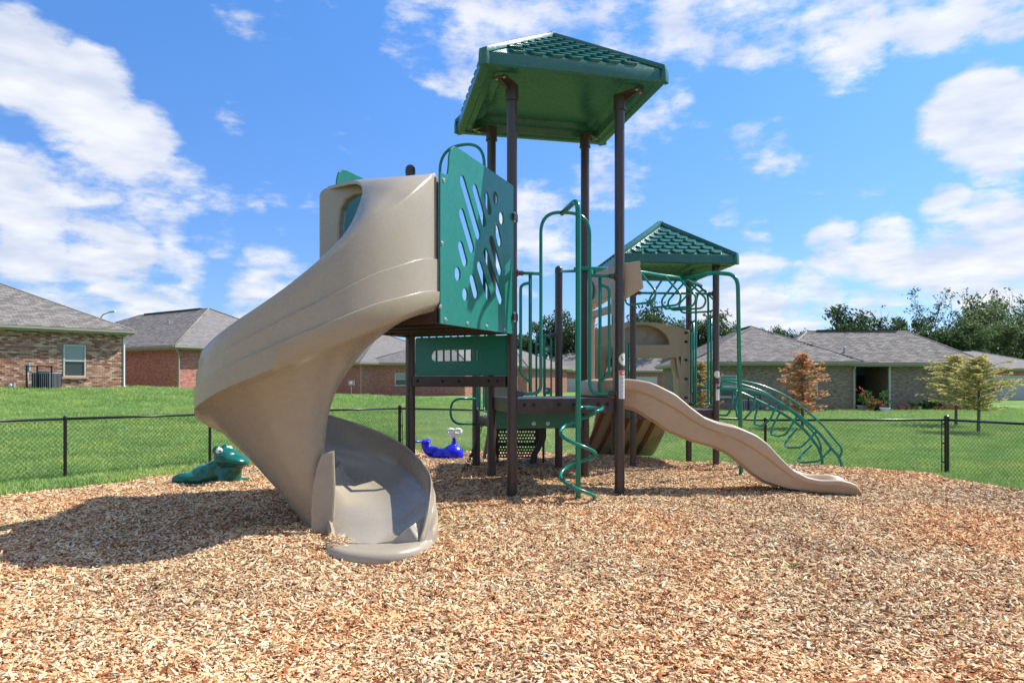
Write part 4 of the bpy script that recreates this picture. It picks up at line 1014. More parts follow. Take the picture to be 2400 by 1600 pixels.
for p in (P1, P2, P3_, P4):
    mb = MB(); mb.tube([zp(p, 3.20), zp(p, 3.34)], .066, 16); mb.obj('post_cap', M['post'], PS, smooth=True, angle=40)
    out = (p-c2).normalized(); sd = out.cross(Zv); b = zp(p, 3.30); e = b+out*.22
    MB().hexa([b-sd*.06-Zv*.01, b+sd*.06-Zv*.01, e+sd*.08-Zv*.01, e-sd*.08-Zv*.01, b-sd*.06, b+sd*.06, e+sd*.08, e-sd*.08]).obj('corner_bracket', M['post'], PS)

# ---------------------------------------------------------------- decks
def deck(poly, ztop, th, name='deck', holes=None, inset=.0):
    cen = sum((V3(p) for p in poly), V3())/len(poly)
    pp = [cen+(V3(p)-cen)*(1-inset) for p in poly]
    mb = MB(); n = len(pp)
    area = sum(pp[i].x*pp[(i+1) % n].y-pp[(i+1) % n].x*pp[i].y for i in range(n))
    if area < 0: pp = pp[::-1]
    mb.add([zp(p, ztop-.02) for p in pp]+[zp(p, ztop) for p in pp], [tuple(range(n-1, -1, -1)), tuple(range(n, 2*n))]+[(i, (i+1) % n, n+(i+1) % n, n+i) for i in range(n)])
    for i in range(n):   # rim skirts
        a, b = pp[i], pp[(i+1) % n]; d = b-a; nn = d.cross(Zv).normalized()
        mb.box(zp((a+b)/2-nn*.012, ztop-th/2-.002), (d.length, .02, th-.003), d)
    o = mb.obj(name, M['deck'], PS, bevel=.004)
    return o, pp
def rim_holes(a, b, z, ts, o, r=.016):
    d = (b-a).normalized(); n = d.cross(Zv).normalized()
    for t in ts: MB().lathe(zp(a+d*t, z)+n*.002, [(r*1.3, -.003), (r*1.3, .001), (r, .0015), (0, .0012)], 10, n).obj('rim_slot', M['hole'], o)
def inset_poly(P, k):
    c = sum(P, V3())/len(P); return [p+(c-p).normalized()*k for p in P]
D1, dp = deck([PA, PB, PD, PC], 1.20, .185, inset=.02)
rim_holes(PA-V3((.0, .0, 0)), PB, 1.125, [.16, .28, .60, .80, 1.12, 1.24], D1)
D2, _ = deck([PA, PC, PE], 1.48, .135, inset=.0); 
dA = (PA-PE).normalized(); nAE = dA.cross(Zv)
BE = MB(); BE.box(zp((PE+PA)/2, 1.415)+nAE*.03, ((PA-PE).length-.13, .06, .13), dA); be = BE.obj('beam', M['deck'], PS, bevel=.006)
bolts([zp(PE+dA*t, 1.42)+nAE*.062 for t in (.15, .52, .76, 1.18, 1.30)], nAE, be, .012, 'hole')
D3, _ = deck([PC, PD, PSs, PF], .86, .13, inset=.02)
DU, _ = deck([PE, PA, PG, PH], 2.135, .14)
for t in (.25, .5, .75):  # joists under the high deck
    a = PE+(PH-PE)*t; b = PA+(PG-PA)*t; d = b-a; MB().box(zp((a+b)/2, 2.03), (d.length-.05, .04, .07), d).obj('joist', M['deck'], DU)
DT, _ = deck([P1, P2, P3_, P4], .94, .15, inset=.02)
rim_holes(P1, P2, .87, [.3, .7, 1.1], DT, .012)

# risers and slotted panels
def frame_line(a, b): d = (b-a); d.z = 0; L_ = d.length; d.normalize(); return a, d, L_
w = (PA-PE).length
o = plate('riser_panel', rrect2(.085, 1.49, w-.03, 1.985, .03), [capsule2((.40, 1.745), (.97, 1.745), .07)], (zp(PE, 0)+nAE*.005, dA, Zv), .018, M['panel'], PS, .002)
dCD = (PD-PC).normalized(); nCD = dCD.cross(Zv)
rp = plate('riser_panel', rrect2(.05, .74, 1.33, 1.03, .01), [], (zp(PC, 0)-nCD*(-.07), dCD, Zv), .018, M['panel'], PS, .002)
bolts([onplane(1251, 992, PC+nCD*.08, dCD), onplane(1284, 992, PC+nCD*.08, dCD)], nCD, rp, .02)
dG = (PG-PA).normalized(); LG = (PG-PA).length; nG = V3((-dG.y, dG.x, 0)); nG = nG if nG.x > 0 else -nG
PA1 = PA+nG*.035+dG*.04
def g5(x, y):   # photo position -> panel plane coordinates (distance from post, height)
    px, py = 980+x/3.4075, 340+y/3.4075
    k = (px-1200)/F; u = (k*PA1.y-PA1.x)/(dG.x-k*dG.y); p = PA1+dG*u; return (u, ZC+(HZ-py)/F*p.y)
slots = [((338,250),(483,750)),((440,318),(530,650)),((533,380),(573,558)),((612,415),(612,440)),((333,512),(432,855)),((325,775),(376,965)),((310,1020),(310,1040)),((418,1040),(462,1220)),((370,1185),(370,1200)),((475,935),(568,1240)),((525,830),(662,1265)),((572,730),(655,1035)),((615,640),(652,805)),((660,575),(660,595))]
holes = []
for a, b in slots:
    A2, B2 = V3((*g5(*a), 0)).to_2d(), V3((*g5(*b), 0)).to_2d(); d = B2-A2; r_ = .060
    if d.length > .15: A2 = A2+d.normalized()*r_*.9; B2 = B2-d.normalized()*r_*.9
    holes.append(capsule2(A2, B2, r_))
Wp = LG-.04; zt = 3.82; up0 = Wp-.0
nx = g5(240, 100)[0]
outl = [(0, 1.99), (Wp, 1.99), (Wp, 3.49), (nx+.045, 3.49), (nx+.02, 3.51), (nx, 3.60), (nx-.01, 3.70), (nx-.04, 3.78), (nx-.10, 3.83), (nx-.17, 3.84), (0.02, 3.80), (0, 3.78)]
frame1 = (zp(PA1, 0), dG, Zv)
pan1 = plate('slotted_panel', outl, holes, frame1, .02, M['panel'], PS, .002)
nn1 = nG
bolts([V3((PA1+dG*u).to_tuple())*1+Zv*z+nG*.012 for u, z in [g5(197, 283), g5(185, 787), g5(170, 1290), g5(212, 1395), g5(388, 1425), g5(543, 1448), g5(684, 1473)]], nG, pan1, .016)
PE1 = PE-nG*.035+dG*.04
pan2 = plate('slotted_panel', [(min(a, Wp-.22) if a > nx else a-(.16 if a > .1 else 0), b) for a, b in outl], [capsule2((.35, 2.4), (.35, 3.3), .06), capsule2((.75, 2.5), (.75, 3.4), .06)], (zp(PE1, 0), dG, Zv), .02, M['panel'], PS, .002)
for z in (3.42, 2.2):
    mb = MB(); mb.lathe(zp(PA, z), [(.069, -.05), (.074, -.03), (.074, .03), (.069, .05)], 16); mb.box(zp(PA, z)+nG*.05+dG*.05, (.09, .05, .07), dG); k = mb.obj('clamp', M['post'], PS, smooth=True, angle=40)
    bolts([zp(PA, z+.045)+V3((.03, -.062, 0)), zp(PA, z-.045)+V3((.03, -.062, 0))], V3((.2, -1, 0)), k, .012)

# ---------------------------------------------------------------- guards and arches
TR = .0215
def guard(Pa, Pb, zd, ht=2.32, nm='entry_guard', r=TR, post_r=.0635):
    d = (Pb-Pa); d.z = 0; L_ = d.length; d.normalize()
    def g(u, z): return zp(Pa+d*(u*L_), zd+z)
    O = MB().tube(fillet([g(.075, .055), g(.262, .055), g(.262, 1.0), g(.262, ht), g(.716, ht), g(.716, 1.0), g(.716, .055), g(.925, .055)], .27, 8), r, 12).obj(nm, M['tube'], PS, smooth=True)
    for s in (0, 1):
        f = (lambda u: u) if not s else (lambda u: .978-u)
        MB().tube([g(f(.07), 1.545), g(f(.262), 1.545)], r*.92, 10).obj('guard_rail', M['tube'], O, smooth=True)
        MB().tube([g(f(.165), 1.545), g(f(.165), .08)], r, 10).obj('guard_bar', M['tube'], O, smooth=True)
        MB().tube(fillet([g(f(.165), 1.43), g(f(.078), 1.40), g(f(.078), .30), g(f(.165), .20)], .13, 6), r*.9, 10).obj('guard_bar', M['tube'], O, smooth=True)
        pp, dd = (Pa, d) if not s else (Pb, -d)
        clamp_bolts(pp, zd+.055, dd, O, post_r); clamp_bolts(pp, zd+1.545, dd, O, post_r)
    return O
guard(PA, PB, 1.205); guard(P2, P3_, .945, 2.05, r=.019, post_r=.054)
# loop arch between triangle deck and high deck
a_, b_ = onplane(1031, 700, PE, dA), onplane(1135, 700, PE, dA)
MB().tube(fillet([zp(a_, 2.2), zp(a_, 4.42), zp(b_, 4.42), zp(b_, 2.2)], .30, 9), .019, 12).obj('hand_loop', M['tube'], PS, smooth=True)
# bars guard on the far side of the triangle deck
dEC = (PC-PE); LEC = dEC.length; dEC.normalize()
gb = MB(); 
for z in (1.56, 2.46): gb.tube([zp(PE+dEC*.06, z), zp(PC-dEC*.06, z)], .017, 8)
go_ = gb.obj('bar_guard', M['tube'], PS, smooth=True)
for i in range(11): MB().tube([zp(PE+dEC*(.17+i*.113), 1.56), zp(PE+dEC*(.17+i*.113), 2.46)], .014, 8).obj('guard_bar', M['tube'], go_, smooth=True)
# left side of the low back deck
dCF = (PF-PC).normalized(); gl = MB(); gl.tube(fillet([zp(PC+dCF*.10, .96), zp(PC+dCF*.10, 2.0), zp(PF-dCF*.75, 2.0), zp(PF-dCF*.75, .96)], .12, 6, True), .017, 8, closed=True)
glo = gl.obj('bar_guard', M['tube'], PS, smooth=True)
for t in (.2, .3, .4, .5): MB().tube([zp(PC+dCF*t, .99), zp(PC+dCF*t, 1.98)], .013, 8).obj('guard_bar', M['tube'], glo, smooth=True)
gl = MB(); gl.tube(fillet([zp(PF-dCF*.08, .96), zp(PF-dCF*.08, 2.0), zp(PF-dCF*.36, 2.0), zp(PF-dCF*.36, .96)], .12, 6, True), .017, 8, closed=True); glo = gl.obj('bar_guard', M['tube'], PS, smooth=True)
for t in (.17, .27): MB().tube([zp(PF-dCF*t, .99), zp(PF-dCF*t, 1.98)], .013, 8).obj('guard_bar', M['tube'], glo, smooth=True)
# outward hand loop by the chain climber
MB().tube(fillet([at(1114, 934, 11.0), at(1056, 934, 10.8), at(1056, 993, 10.8), at(1114, 993, 11.0)], .24, 9), .019, 10).obj('hand_loop', M['tube'], PS, smooth=True)
# loops near the short post at the back
for x0, x1 in ((1257, 1277), (1275, 1292)):
    MB().tube(fillet([at(x0, 931, 11.3), at(x0, 785, 11.3), at(x1, 785 if x0 < 1270 else 790, 11.3), at(x1, 931, 11.3)], .09, 7, x0 > 1270), .016, 10, closed=x0 > 1270).obj('hand_loop', M['tube'], PS, smooth=True)
for yy in (818, 916):
    c = at(1281, yy, 11.28); pl = MB().box(c, (.12, .012, .11)).obj('mount_plate', M['panel'], PS, bevel=.003); bolts([c-V3((0, .008, 0))], V3((0, -1, 0)), pl, .018)
clamp_bolts(PSs, ZC+(HZ-785)/F*11.43, (-.98, -.2, 0))
MB().tube([zp(PSs, 2.19)+V3((-.08, 0, 0)), at(1268, 788, 11.3)], .016, 8).obj('hand_rail', M['tube'], PS, smooth=True)

# ---------------------------------------------------------------- fireman pole with spiral
SC = empty('spiral_climber', (.775, 8.0, 0)); SC.parent = PS; SC.matrix_parent_inverse = pm(PS).inverted()
bx_, by_ = .775, 8.0
topj = onplane(1317, 500, PA, (PB-PA).normalized())
MB().tube(fillet([(bx_, by_, -.3), (bx_, by_, 1.5), (bx_, by_, 3.56), tuple(topj)], .16, 8), .0315, 16).obj('pole', M['tube'], SC, smooth=True)
hp = []
for i in range(0, 97):
    t = i/96; th = t*4*math.pi*1.0+0.10; z = 1.06-t*1.02
    hp.append((bx_+.205*math.cos(th), by_+.205*math.sin(th)+.02, z))
hp = [(bx_+.34, by_+.42, 1.09), (bx_+.30, by_+.2, 1.08)]+hp+[(bx_+.20, by_-.03, -.1)]
MB().tube(smooth_path(hp, 2), .021, 12).obj('coil', M['tube'], SC, smooth=True)
MB().tube([(bx_, by_, 1.10), (bx_+.2, by_+.5, 1.10)], .02, 8).obj('pole_bracket', M['tube'], SC, smooth=True)
q_ = V3((bx_+.12, by_+.30, 1.10)); tb = MB(); tb.box(q_, (.16, .5, .03), (.97, .2, 0)); tb.obj('mount_plate', M['panel'], SC, bevel=.004)

# ---------------------------------------------------------------- overhead ladder
zR = 3.05
def oz(px, py): Y = (zR-ZC)*F/(HZ-py); return V3(((px-1200)/F*Y, Y, zR))
rail = smooth_path([oz(1345, 631), oz(1395, 630), oz(1440, 632), oz(1500, 638), oz(1550, 646), oz(1597, 653), oz(1628, 664), oz(1643, 670)], 6)
OL = MB().tube(rail, .031, 14).obj('overhead_ladder', M['tube'], PS, smooth=True)
MB().tube([zp(PSs, 3.20), zp(PSs, 3.20)+V3((.03, -.2, .02)), V3((.93, 10.2, 3.06)), zp(PD, 3.05)], .022, 10).obj('cross_bar', M['tube'], OL, smooth=True)
lens_ = [0]
for a, b in zip(rail, rail[1:]): lens_.append(lens_[-1]+(b-a).length)
tot = lens_[-1]
for ax_px in (1386, 1504, 1561, 1587, 1611, 1634):
    k = min(range(1, len(rail)-1), key=lambda q_: abs(1200+rail[q_].x/rail[q_].y*F-ax_px)); p = rail[k]
    d = (rail[k+1]-rail[k-1]).normalized(); sd = d.cross(Zv).normalized()
    MB().tube(fillet([p-Zv*.01-sd*.012, p-sd*.33-Zv*.33, p-sd*.27-Zv*.47, p+sd*.27-Zv*.47, p+sd*.33-Zv*.33, p-Zv*.01+sd*.012], .13, 6), .0165, 10).obj('rung', M['tube'], OL, smooth=True)
MB().tube(fillet([oz(1597, 653), V3((3.16, 10.62, 3.10)), V3((3.40, 10.28, 3.02)), V3((3.445, 10.25, -.3))], .30, 9), .031, 14).obj('support_arch', M['tube'], OL, smooth=True)
MB().tube([zp(P1, 2.86), zp(P2, 2.86)], .019, 10).obj('hand_rail', M['tube'], PS, smooth=True)
clamp_bolts(P1, 2.86, P2-P1, PS, .054); clamp_bolts(P2, 2.86, P1-P2, PS, .054)

# ---------------------------------------------------------------- arched ladder to the ground
ya, yb = 11.2, 11.85
def L2(pts, Y): return smooth_path([at(x_, y_, Y) for x_, y_ in pts], 4)
railA = L2([(1680,908),(1747,913),(1792,925),(1824,941),(1872,973),(1917,1012),(1949,1051),(1967,1073),(1978,1110)], ya)
AL = MB().tube(railA, .024, 12).obj('arched_ladder', M['tube'], PS, smooth=True)
railB = L2([(1640,908),(1700,911),(1738,921),(1777,939),(1836,970),(1881,1003),(1911,1039),(1925,1066),(1928,1100)], yb)
MB().tube(railB, .024, 12).obj('side_rail', M['tube'], AL, smooth=True)
MB().tube(L2([(1690,906),(1694,893),(1717,890),(1777,901),(1836,925),(1881,955),(1925,993),(1955,1029),(1972,1050),(1970,1066),(1966,1072)], ya), .018, 10).obj('hand_rail', M['tube'], AL, smooth=True)
MB().tube(L2([(1690,892),(1732,899),(1791,919),(1824,942),(1866,973),(1905,1011),(1922,1038),(1924,1056),(1920,1062)], yb), .018, 10).obj('hand_rail', M['tube'], AL, smooth=True)
for x0, y0, x1, y1 in ((1851, 932, 1846, 955), (1808, 935, 1803, 950)): MB().tube([at(x0, y0, ya if x0 > 1840 else yb), at(x1, y1, ya if x0 > 1840 else yb)], .013, 8).obj('strut', M['tube'], AL, smooth=True)
U = [[(1718,912),(1716,945),(1705,972),(1680,974)], None]
rungs = [((1720,911),(1714,958),(1704,973),(1682,972),(1690,912)), ((1772,920),(1762,962),(1744,983),(1728,978),(1729,923)), ((1823,941),(1806,982),(1786,998),(1768,994),(1782,942)),
         ((1870,972),(1842,1018),(1824,1022),(1806,1018),(1827,968)), ((1915,1010),(1878,1048),(1848,1049),(1839,1042),(1868,1004)), ((1949,1050),(1920,1080),(1878,1084),(1869,1078),(1902,1043))]
for r_ in rungs:
    pts = [at(r_[0][0], r_[0][1], ya), at(r_[1][0], r_[1][1], ya+.04), at(r_[2][0], r_[2][1], ya+.22), at(r_[3][0], r_[3][1], yb-.12), at((r_[3][0]+r_[4][0])/2-4, (r_[3][1]*.55+r_[4][1]*.45), yb-.01), at(r_[4][0], r_[4][1], yb)]
    MB().tube(fillet(pts, .10, 5), .0175, 10).obj('rung', M['tube'], AL, smooth=True)

# ---------------------------------------------------------------- wave slide
def contour(L_, x): return key(x, L_)
topc = [(1395,892),(1430,886),(1463,887),(1488,889),(1520,894),(1539,901),(1583,923),(1622,956),(1652,978),(1684,991),(1732,1002),(1771,1018),(1800,1039),(1830,1072),(1860,1101),(1896,1119),(1925,1125),(1973,1125),(2000,1131),(2012,1139),(2021,1152)]
botc = [(1395,948),(1463,955),(1488,961),(1527,985),(1568,1012),(1622,1034),(1670,1047),(1702,1061),(1741,1090),(1762,1110),(1792,1132),(1851,1151),(1896,1158),(1955,1163),(2000,1167),(2021,1169)]
na, nb_ = V3((1.13, 9.07, 0)), V3((4.36, 8.47, 0)); dW = (nb_-na).normalized(); wW = V3((-dW.y, dW.x, 0)); SW = .60
def wstation(px):
    t = onplane(px, 900, na, dW); zt_ = ZC+(HZ-contour(topc, px))/F*t.y; zb_ = ZC+(HZ-contour(botc, px))/F*t.y
    return zp(t, 0), zt_, zb_
stl = [wstation(px) for px in np.concatenate([np.linspace(1400, 2005, 56), [2012, 2018, 2021]])]
loops = []
for i, (p, zt_, zb_) in enumerate(stl):
    H_ = zt_-zb_; k = min(1, max(0, (len(stl)-1-i)/7)); dep = min(.22, H_*.62)*(k*.8+.2)
    zm = zt_-H_*.36; bed = zt_-dep
    sec = [(.12, zb_+.005), (.05, zb_+.03), (.035, zb_+H_*.3), (.030, zm-.012), (.010, zm+.004), (.004, zm+.02), (.0, zt_-.03), (.012, zt_-.006), (.035, zt_), (.055, zt_-.012), (.075, zt_-dep*.4), (.11, bed+.03), (.18, bed), (SW-.18, bed), (SW-.11, bed+.03), (SW-.075, zt_-dep*.4), (SW-.055, zt_-.012), (SW-.035, zt_), (SW-.012, zt_-.006), (SW, zt_-.03), (SW-.004, zm+.02), (SW-.01, zm+.004), (SW-.03, zm-.012), (SW-.035, zb_+H_*.3), (SW-.05, zb_+.03), (SW-.12, zb_+.005)]
    loops.append([p+wW*a+Zv*z for a, z in sec])
ws = MB(); ws.loft(loops)
WS = ws.obj('wave_slide', M['tan2'], PS, smooth=True, angle=50); WS['label'] = 'warm tan double hump wave slide ending on the wood chips'
for off in (.16, .24, .32, .40):    # moulded ribs along the underside
    rb = MB(); rb.tube([stl[i][0]+wW*off+Zv*(stl[i][2]-.004) for i in range(2, 40)], .016, 6); rb.obj('underside_rib', M['tan2'], WS, smooth=True)
# entry hood of the wave slide
dBD = (PD-PB).normalized(); oB = PB+dBD*.09+dW*.03; LB = (PD-PB).length-.18
plate('hood_frame', rrect2(0, 1.24, LB, 2.93, .10), [rrect2(.16, 1.30, LB-.16, 2.32, .08), rrect2(.22, 2.42, LB-.22, 2.53, .04)], (oB, dBD, Zv), .07, M['tan2'], WS, .012)
def wing(s):
    base = oB+dBD*(0.0 if s < 0 else LB); n = dBD*(-1 if s < 0 else 1)
    a = [base+Zv*2.42, base+Zv*2.93]; b0 = base+dW*.30+n*.03+Zv*2.60; b1 = base+dW*.26+n*.0+Zv*2.95; t = n*(-.05)
    return [a[0], a[1], b1, b0, a[0]+t, a[1]+t, b1+t, b0+t]
for s in (-1, 1):
    p = wing(s); MB().hexa(p).obj('hood_wing', M['tan2'], WS, smooth=True, angle=30, bevel=.018)
MB().hexa([oB+Zv*2.87, oB+dBD*LB+Zv*2.87, oB+dBD*LB+dW*.27+Zv*2.91, oB+dW*.27+Zv*2.91, oB+Zv*2.925, oB+dBD*LB+Zv*2.925, oB+dBD*LB+dW*.27+Zv*2.955, oB+dW*.27+Zv*2.955]).obj('hood_top', M['tan2'], WS, bevel=.012)
# sit-down lip between the legs
MB().hexa([oB+dBD*.25-dW*.22+Zv*1.21, oB+dBD*(LB-.1)-dW*.22+Zv*1.21, oB+dBD*(LB-.1)+dW*.05+Zv*1.21, oB+dBD*.25+dW*.05+Zv*1.21, oB+dBD*.25-dW*.16+Zv*1.43, oB+dBD*(LB-.1)-dW*.16+Zv*1.43, oB+dBD*(LB-.1)+dW*.05+Zv*1.45, oB+dBD*.25+dW*.05+Zv*1.45]).obj('entry_lip', M['tan2'], WS, smooth=True, angle=40, bevel=.04)

# ---------------------------------------------------------------- arch panel and climbing ramp of the small tower
d43 = (P3_-P4).normalized()
def g4(px, py): p = onplane(px, py, P4, d43); return ((zp(p, 0)-P4).dot(d43), p.z)
cx = g4(1500, 800)[0]; xr = g4(1612, 800)[0]; half = xr-cx
def arcpts(): 
    out = []
    for i in range(17):
        t = -1+2*i/16; out.append((cx+half*t, ZC+(HZ-(755+20*abs(t)**2.2))/F*12.55))
    return out[::-1]
zb1 = g4(1500, 945)[1]-.12
outl = [(cx-half, zb1), (cx+half, zb1)]+arcpts()
yz = lambda y_: ZC+(HZ-y_)/F*12.55
ax_ = g4(1565, 800)[0]-cx
arch = [(cx+ax_, yz(808))]+[(cx+ax_*math.cos(math.pi*i/14), yz(808)+(yz(762)-yz(808))*math.sin(math.pi*i/14)) for i in range(1, 14)]+[(cx-ax_, yz(808))]
ox = g4(1580, 850)[0]-cx
opening = [(cx+ox, yz(838)), (cx+ox+.02, yz(860)), (cx+half-.20, yz(885)), (cx+half-.17, zb1+.05), (cx-half+.17, zb1+.05), (cx-half+.20, yz(885)), (cx-ox-.02, yz(860)), (cx-ox, yz(838))]
slotr = rrect2(cx-ox, yz(829), cx+ox, yz(817), .03)
lh = [rrect2(cx+half-.10, yz(y_)-.02, cx+half-.035, yz(y_)+.02, .01, 2) for y_ in (780, 801, 844, 888, 932)]
tri = [(cx+ox+.05, yz(836)), (cx+half-.16, yz(836)), (cx+half-.16, yz(868)), (cx+ox+.10, yz(860))]
AP = plate('arch_panel', outl, [arch, opening]+lh+[tri], (P4+V3((0, .10, 0)), d43, Zv), .36, M['tan2'], PS, .012)
bk = plate('back_plate', [(cx-ax_-.04, yz(812)), (cx+ax_+.04, yz(812)), (cx+ax_*.8, yz(775)), (cx, yz(757)), (cx-ax_*.8, yz(775))], [], (P4+V3((-.0, .16, 0)), d43, Zv), .03, M['tan'], AP)
for a, y_ in ((.36, 779), (.28, 793), (.75, 787), (.72, 801)):
    c_ = P4+V3((0, .138, 0))+d43*(cx+a*ax_)+Zv*yz(y_); MB().tube([c_+d43*.03*math.cos(t)+Zv*.036*math.sin(t) for t in np.linspace(0, 2*math.pi, 13)[:-1]], .004, 5, closed=True).obj('embossed_ring', M['tan2'], bk, smooth=True)
plate('slot_back', rrect2(cx-ox-.03, yz(831), cx+ox+.03, yz(815), .02), [], (P4+V3((0, .04, 0)), d43, Zv), .03, M['tan2'], AP)
for s in (0, 1):   # hand grips of the arch
    f = (lambda t: cx+t) if s else (lambda t: cx-t)
    MB().tube(smooth_path([P4+d43*f(ox-.02)+Zv*yz(836), P4+d43*f(ox)+Zv*yz(858), P4+d43*f(half-.17)+Zv*yz(885)], 5), .035, 10).obj('hand_grip', M['tan2'], AP, smooth=True)
# ramp: seen from beneath, down to the ground behind
x0r, x1r = 1.56, 3.00
top_y, bot_y = 12.62, 13.35
rm = MB(); ls = []
for i in range(9):
    t = i/8; y_ = top_y+(bot_y-top_y)*t; z_ = .93*(1-t)**1.15+.0*t-.04; fl = .10*t*t
    ls.append([V3((x0r-fl*1.5, y_, z_)), V3((x0r-fl*1.5, y_-.03, z_+.12)), V3((x0r+.06-fl, y_-.02, z_+.05)), V3((x1r-.06+fl*.2-t*.25, y_-.02, z_+.05)), V3((x1r-t*.25, y_-.03, z_+.12)), V3((x1r-t*.25, y_, z_))])
rm.loft(ls); RA = rm.obj('climbing_ramp', M['tan2'], PS, smooth=True, angle=40)
for k in range(5):  # brown strips: shade of the underside recesses, painted in as colour
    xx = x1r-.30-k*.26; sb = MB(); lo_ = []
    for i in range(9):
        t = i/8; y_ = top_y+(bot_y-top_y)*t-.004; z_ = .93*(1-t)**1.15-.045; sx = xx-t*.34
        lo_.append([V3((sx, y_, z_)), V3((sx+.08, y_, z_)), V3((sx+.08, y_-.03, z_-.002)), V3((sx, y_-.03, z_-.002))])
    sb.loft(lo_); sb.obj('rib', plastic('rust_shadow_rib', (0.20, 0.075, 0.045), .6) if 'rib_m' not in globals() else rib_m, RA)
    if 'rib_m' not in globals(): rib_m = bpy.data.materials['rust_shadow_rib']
# green bubble panel between the two front-left posts of the small tower (seen edge on)
plate('side_panel', rrect2(.08, .98, 1.2, 2.05, .05), [capsule2((.5, 1.3), (.5, 1.75), .05), capsule2((.8, 1.2), (.8, 1.5), .05)], (zp(P1, 0)-V3((.05, 0, 0)), (P4-P1).normalized(), Zv), .02, M['panel'], PS)

# ---------------------------------------------------------------- perforated steps, chain climber, small tan panel at the back
ST = empty('steps', (.1, 11.6, 0)); ST.parent = PS; ST.matrix_parent_inverse = pm(PS).inverted()
def perf(x0, x1, z0, z1, Y, rows, name):
    holes = []; n = int((x1-x0-.06)/.048)
    for r_ in range(rows):
        for c_ in range(n):
            cx_ = x0+.04+c_*.048+(.024 if r_ % 2 else 0)
            if c_ % 9 == 4 or cx_ > x1-.04: continue
            holes.append(circle2((cx_, z0+.035+r_*((z1-z0-.07)/max(1, rows-1))), .0155, 8))
    plate(name, [(x0, z0), (x1, z0), (x1, z1), (x0, z1)], holes, ((0, Y, 0), (1, 0, 0), Zv), .012, M['deck'], ST)
perf(-.26, .46, .62, .72, 11.55, 2, 'step_riser'); perf(-.26, .46, .36, .59, 11.60, 4, 'step_riser'); perf(-.26, .44, .09, .31, 11.85, 4, 'step_riser')
for z_, Y in ((.60, 11.58), (.33, 11.78)): MB().box((.1, Y+.08, z_), (.74, .22, .03)).obj('tread', M['deck'], ST)
for xx in (.50, -.30):
    so2 = [(0, .86), (.0, .64), (.38, .30), (.42, 0.0), (.60, .0), (.62, .34), (.30, .72), (.20, .86)]
    plate('stringer', [(a*.8, b) for a, b in so2], [], ((xx, 11.48, 0), (.12, .99, 0), Zv), .03, M['deck'], ST)
sp_ = MB(); sp_.hexa([V3((.42, 11.52, .86)), V3((.56, 11.52, .86)), V3((.56, 11.5, .86)), V3((.42, 11.5, .86)), V3((.42, 11.52, .88)), V3((.56, 11.52, .88)), V3((.56, 11.5, .88)), V3((.42, 11.5, .88))])
sp_ = MB(); a = [at(1262, 1000, 11.5), at(1280, 1000, 11.5), at(1280, 1028, 11.5), at(1259, 1066, 11.5), at(1257, 1086, 11.5), at(1240, 1086, 11.5), at(1246, 1060, 11.5), at(1262, 1035, 11.5)]
plate('stringer', [(p.x, p.z) for p in a][::-1], [], ((0, 11.5, 0), (1, 0, 0), Zv), .04, M['deck'], ST)
tp = plate('tan_panel', [(at(1150, 0, 11.35).x, .93), (at(1188, 0, 11.35).x, .93), (at(1188, 0, 11.35).x, 1.62), (at(1150, 0, 11.35).x, 1.62)], [capsule2((at(1172, 0, 11.35).x, 1.06), (at(1172, 0, 11.35).x, 1.09), .012, 4), capsule2((at(1178, 0, 11.35).x, 1.06), (at(1178, 0, 11.35).x, 1.09), .012, 4)], ((0, 11.35, 0), (1, 0, 0), Zv), .03, M['tan'], PS)
tl_ = MB(); tl_.hexa([at(1130, 1074, 11.5), at(1138, 1076, 11.5), at(1138, 1076, 11.9), at(1130, 1074, 11.9), at(1146, 988, 11.2), at(1158, 988, 11.2), at(1158, 988, 11.5), at(1146, 988, 11.5)]); tl_.obj('low_slide_leg', M['tan'], PS, bevel=.02)
CC = empty('chain_climber', (-.7, 10.5, .4)); CC.parent = PS; CC.matrix_parent_inverse = pm(PS).inverted()
def chain(a, b, n, r=.0055, sag=.04):
    mb = MB(); a = V3(a); b = V3(b); L_ = (b-a).length; n = int(L_/.05)
    for i in range(n):
        t = (i+.5)/n; c = a+(b-a)*t-Zv*sag*math.sin(math.pi*t); d = (b-a).normalized(); u = d.orthogonal().normalized(); v = d.cross(u)
        s = (u+v).normalized() if i % 2 else (u-v).normalized()
        pts = []
        for k in range(10):
            th = 2*math.pi*k/10; pts.append(c+d*.031*math.cos(th)+s*.015*math.sin(th))
        mb.tube(pts, r, 5, closed=True)
    return mb.obj('chain', M['chain'], CC, smooth=True, fixn=False)
for t0, gx, gy, zt0 in ((.25, 1083, 1106, .84), (.45, 1092, 1104, .84), (.62, 1104, 1098, .84), (.85, 1112, 1090, .84)):
    chain(zp(PC+dCF*t0*1.0-V3((.06, 0, 0)), zt0), at(gx, gy, 10.3+t0*.5), 20)
for z_ in (.78, .52, .28):
    f = (0.84-z_)/.84
    a = zp(PC+dCF*.25-V3((.06, 0, 0)), z_)*1; g0 = at(1083, 1106, 10.42); g1 = at(1112, 1090, 10.72); t0_ = zp(PC+dCF*.25-V3((.06, 0, 0)), .84); t1_ = zp(PC+dCF*.85-V3((.06, 0, 0)), .84)
    chain(t0_+(g0-t0_)*f, t1_+(g1-t1_)*f, 10)

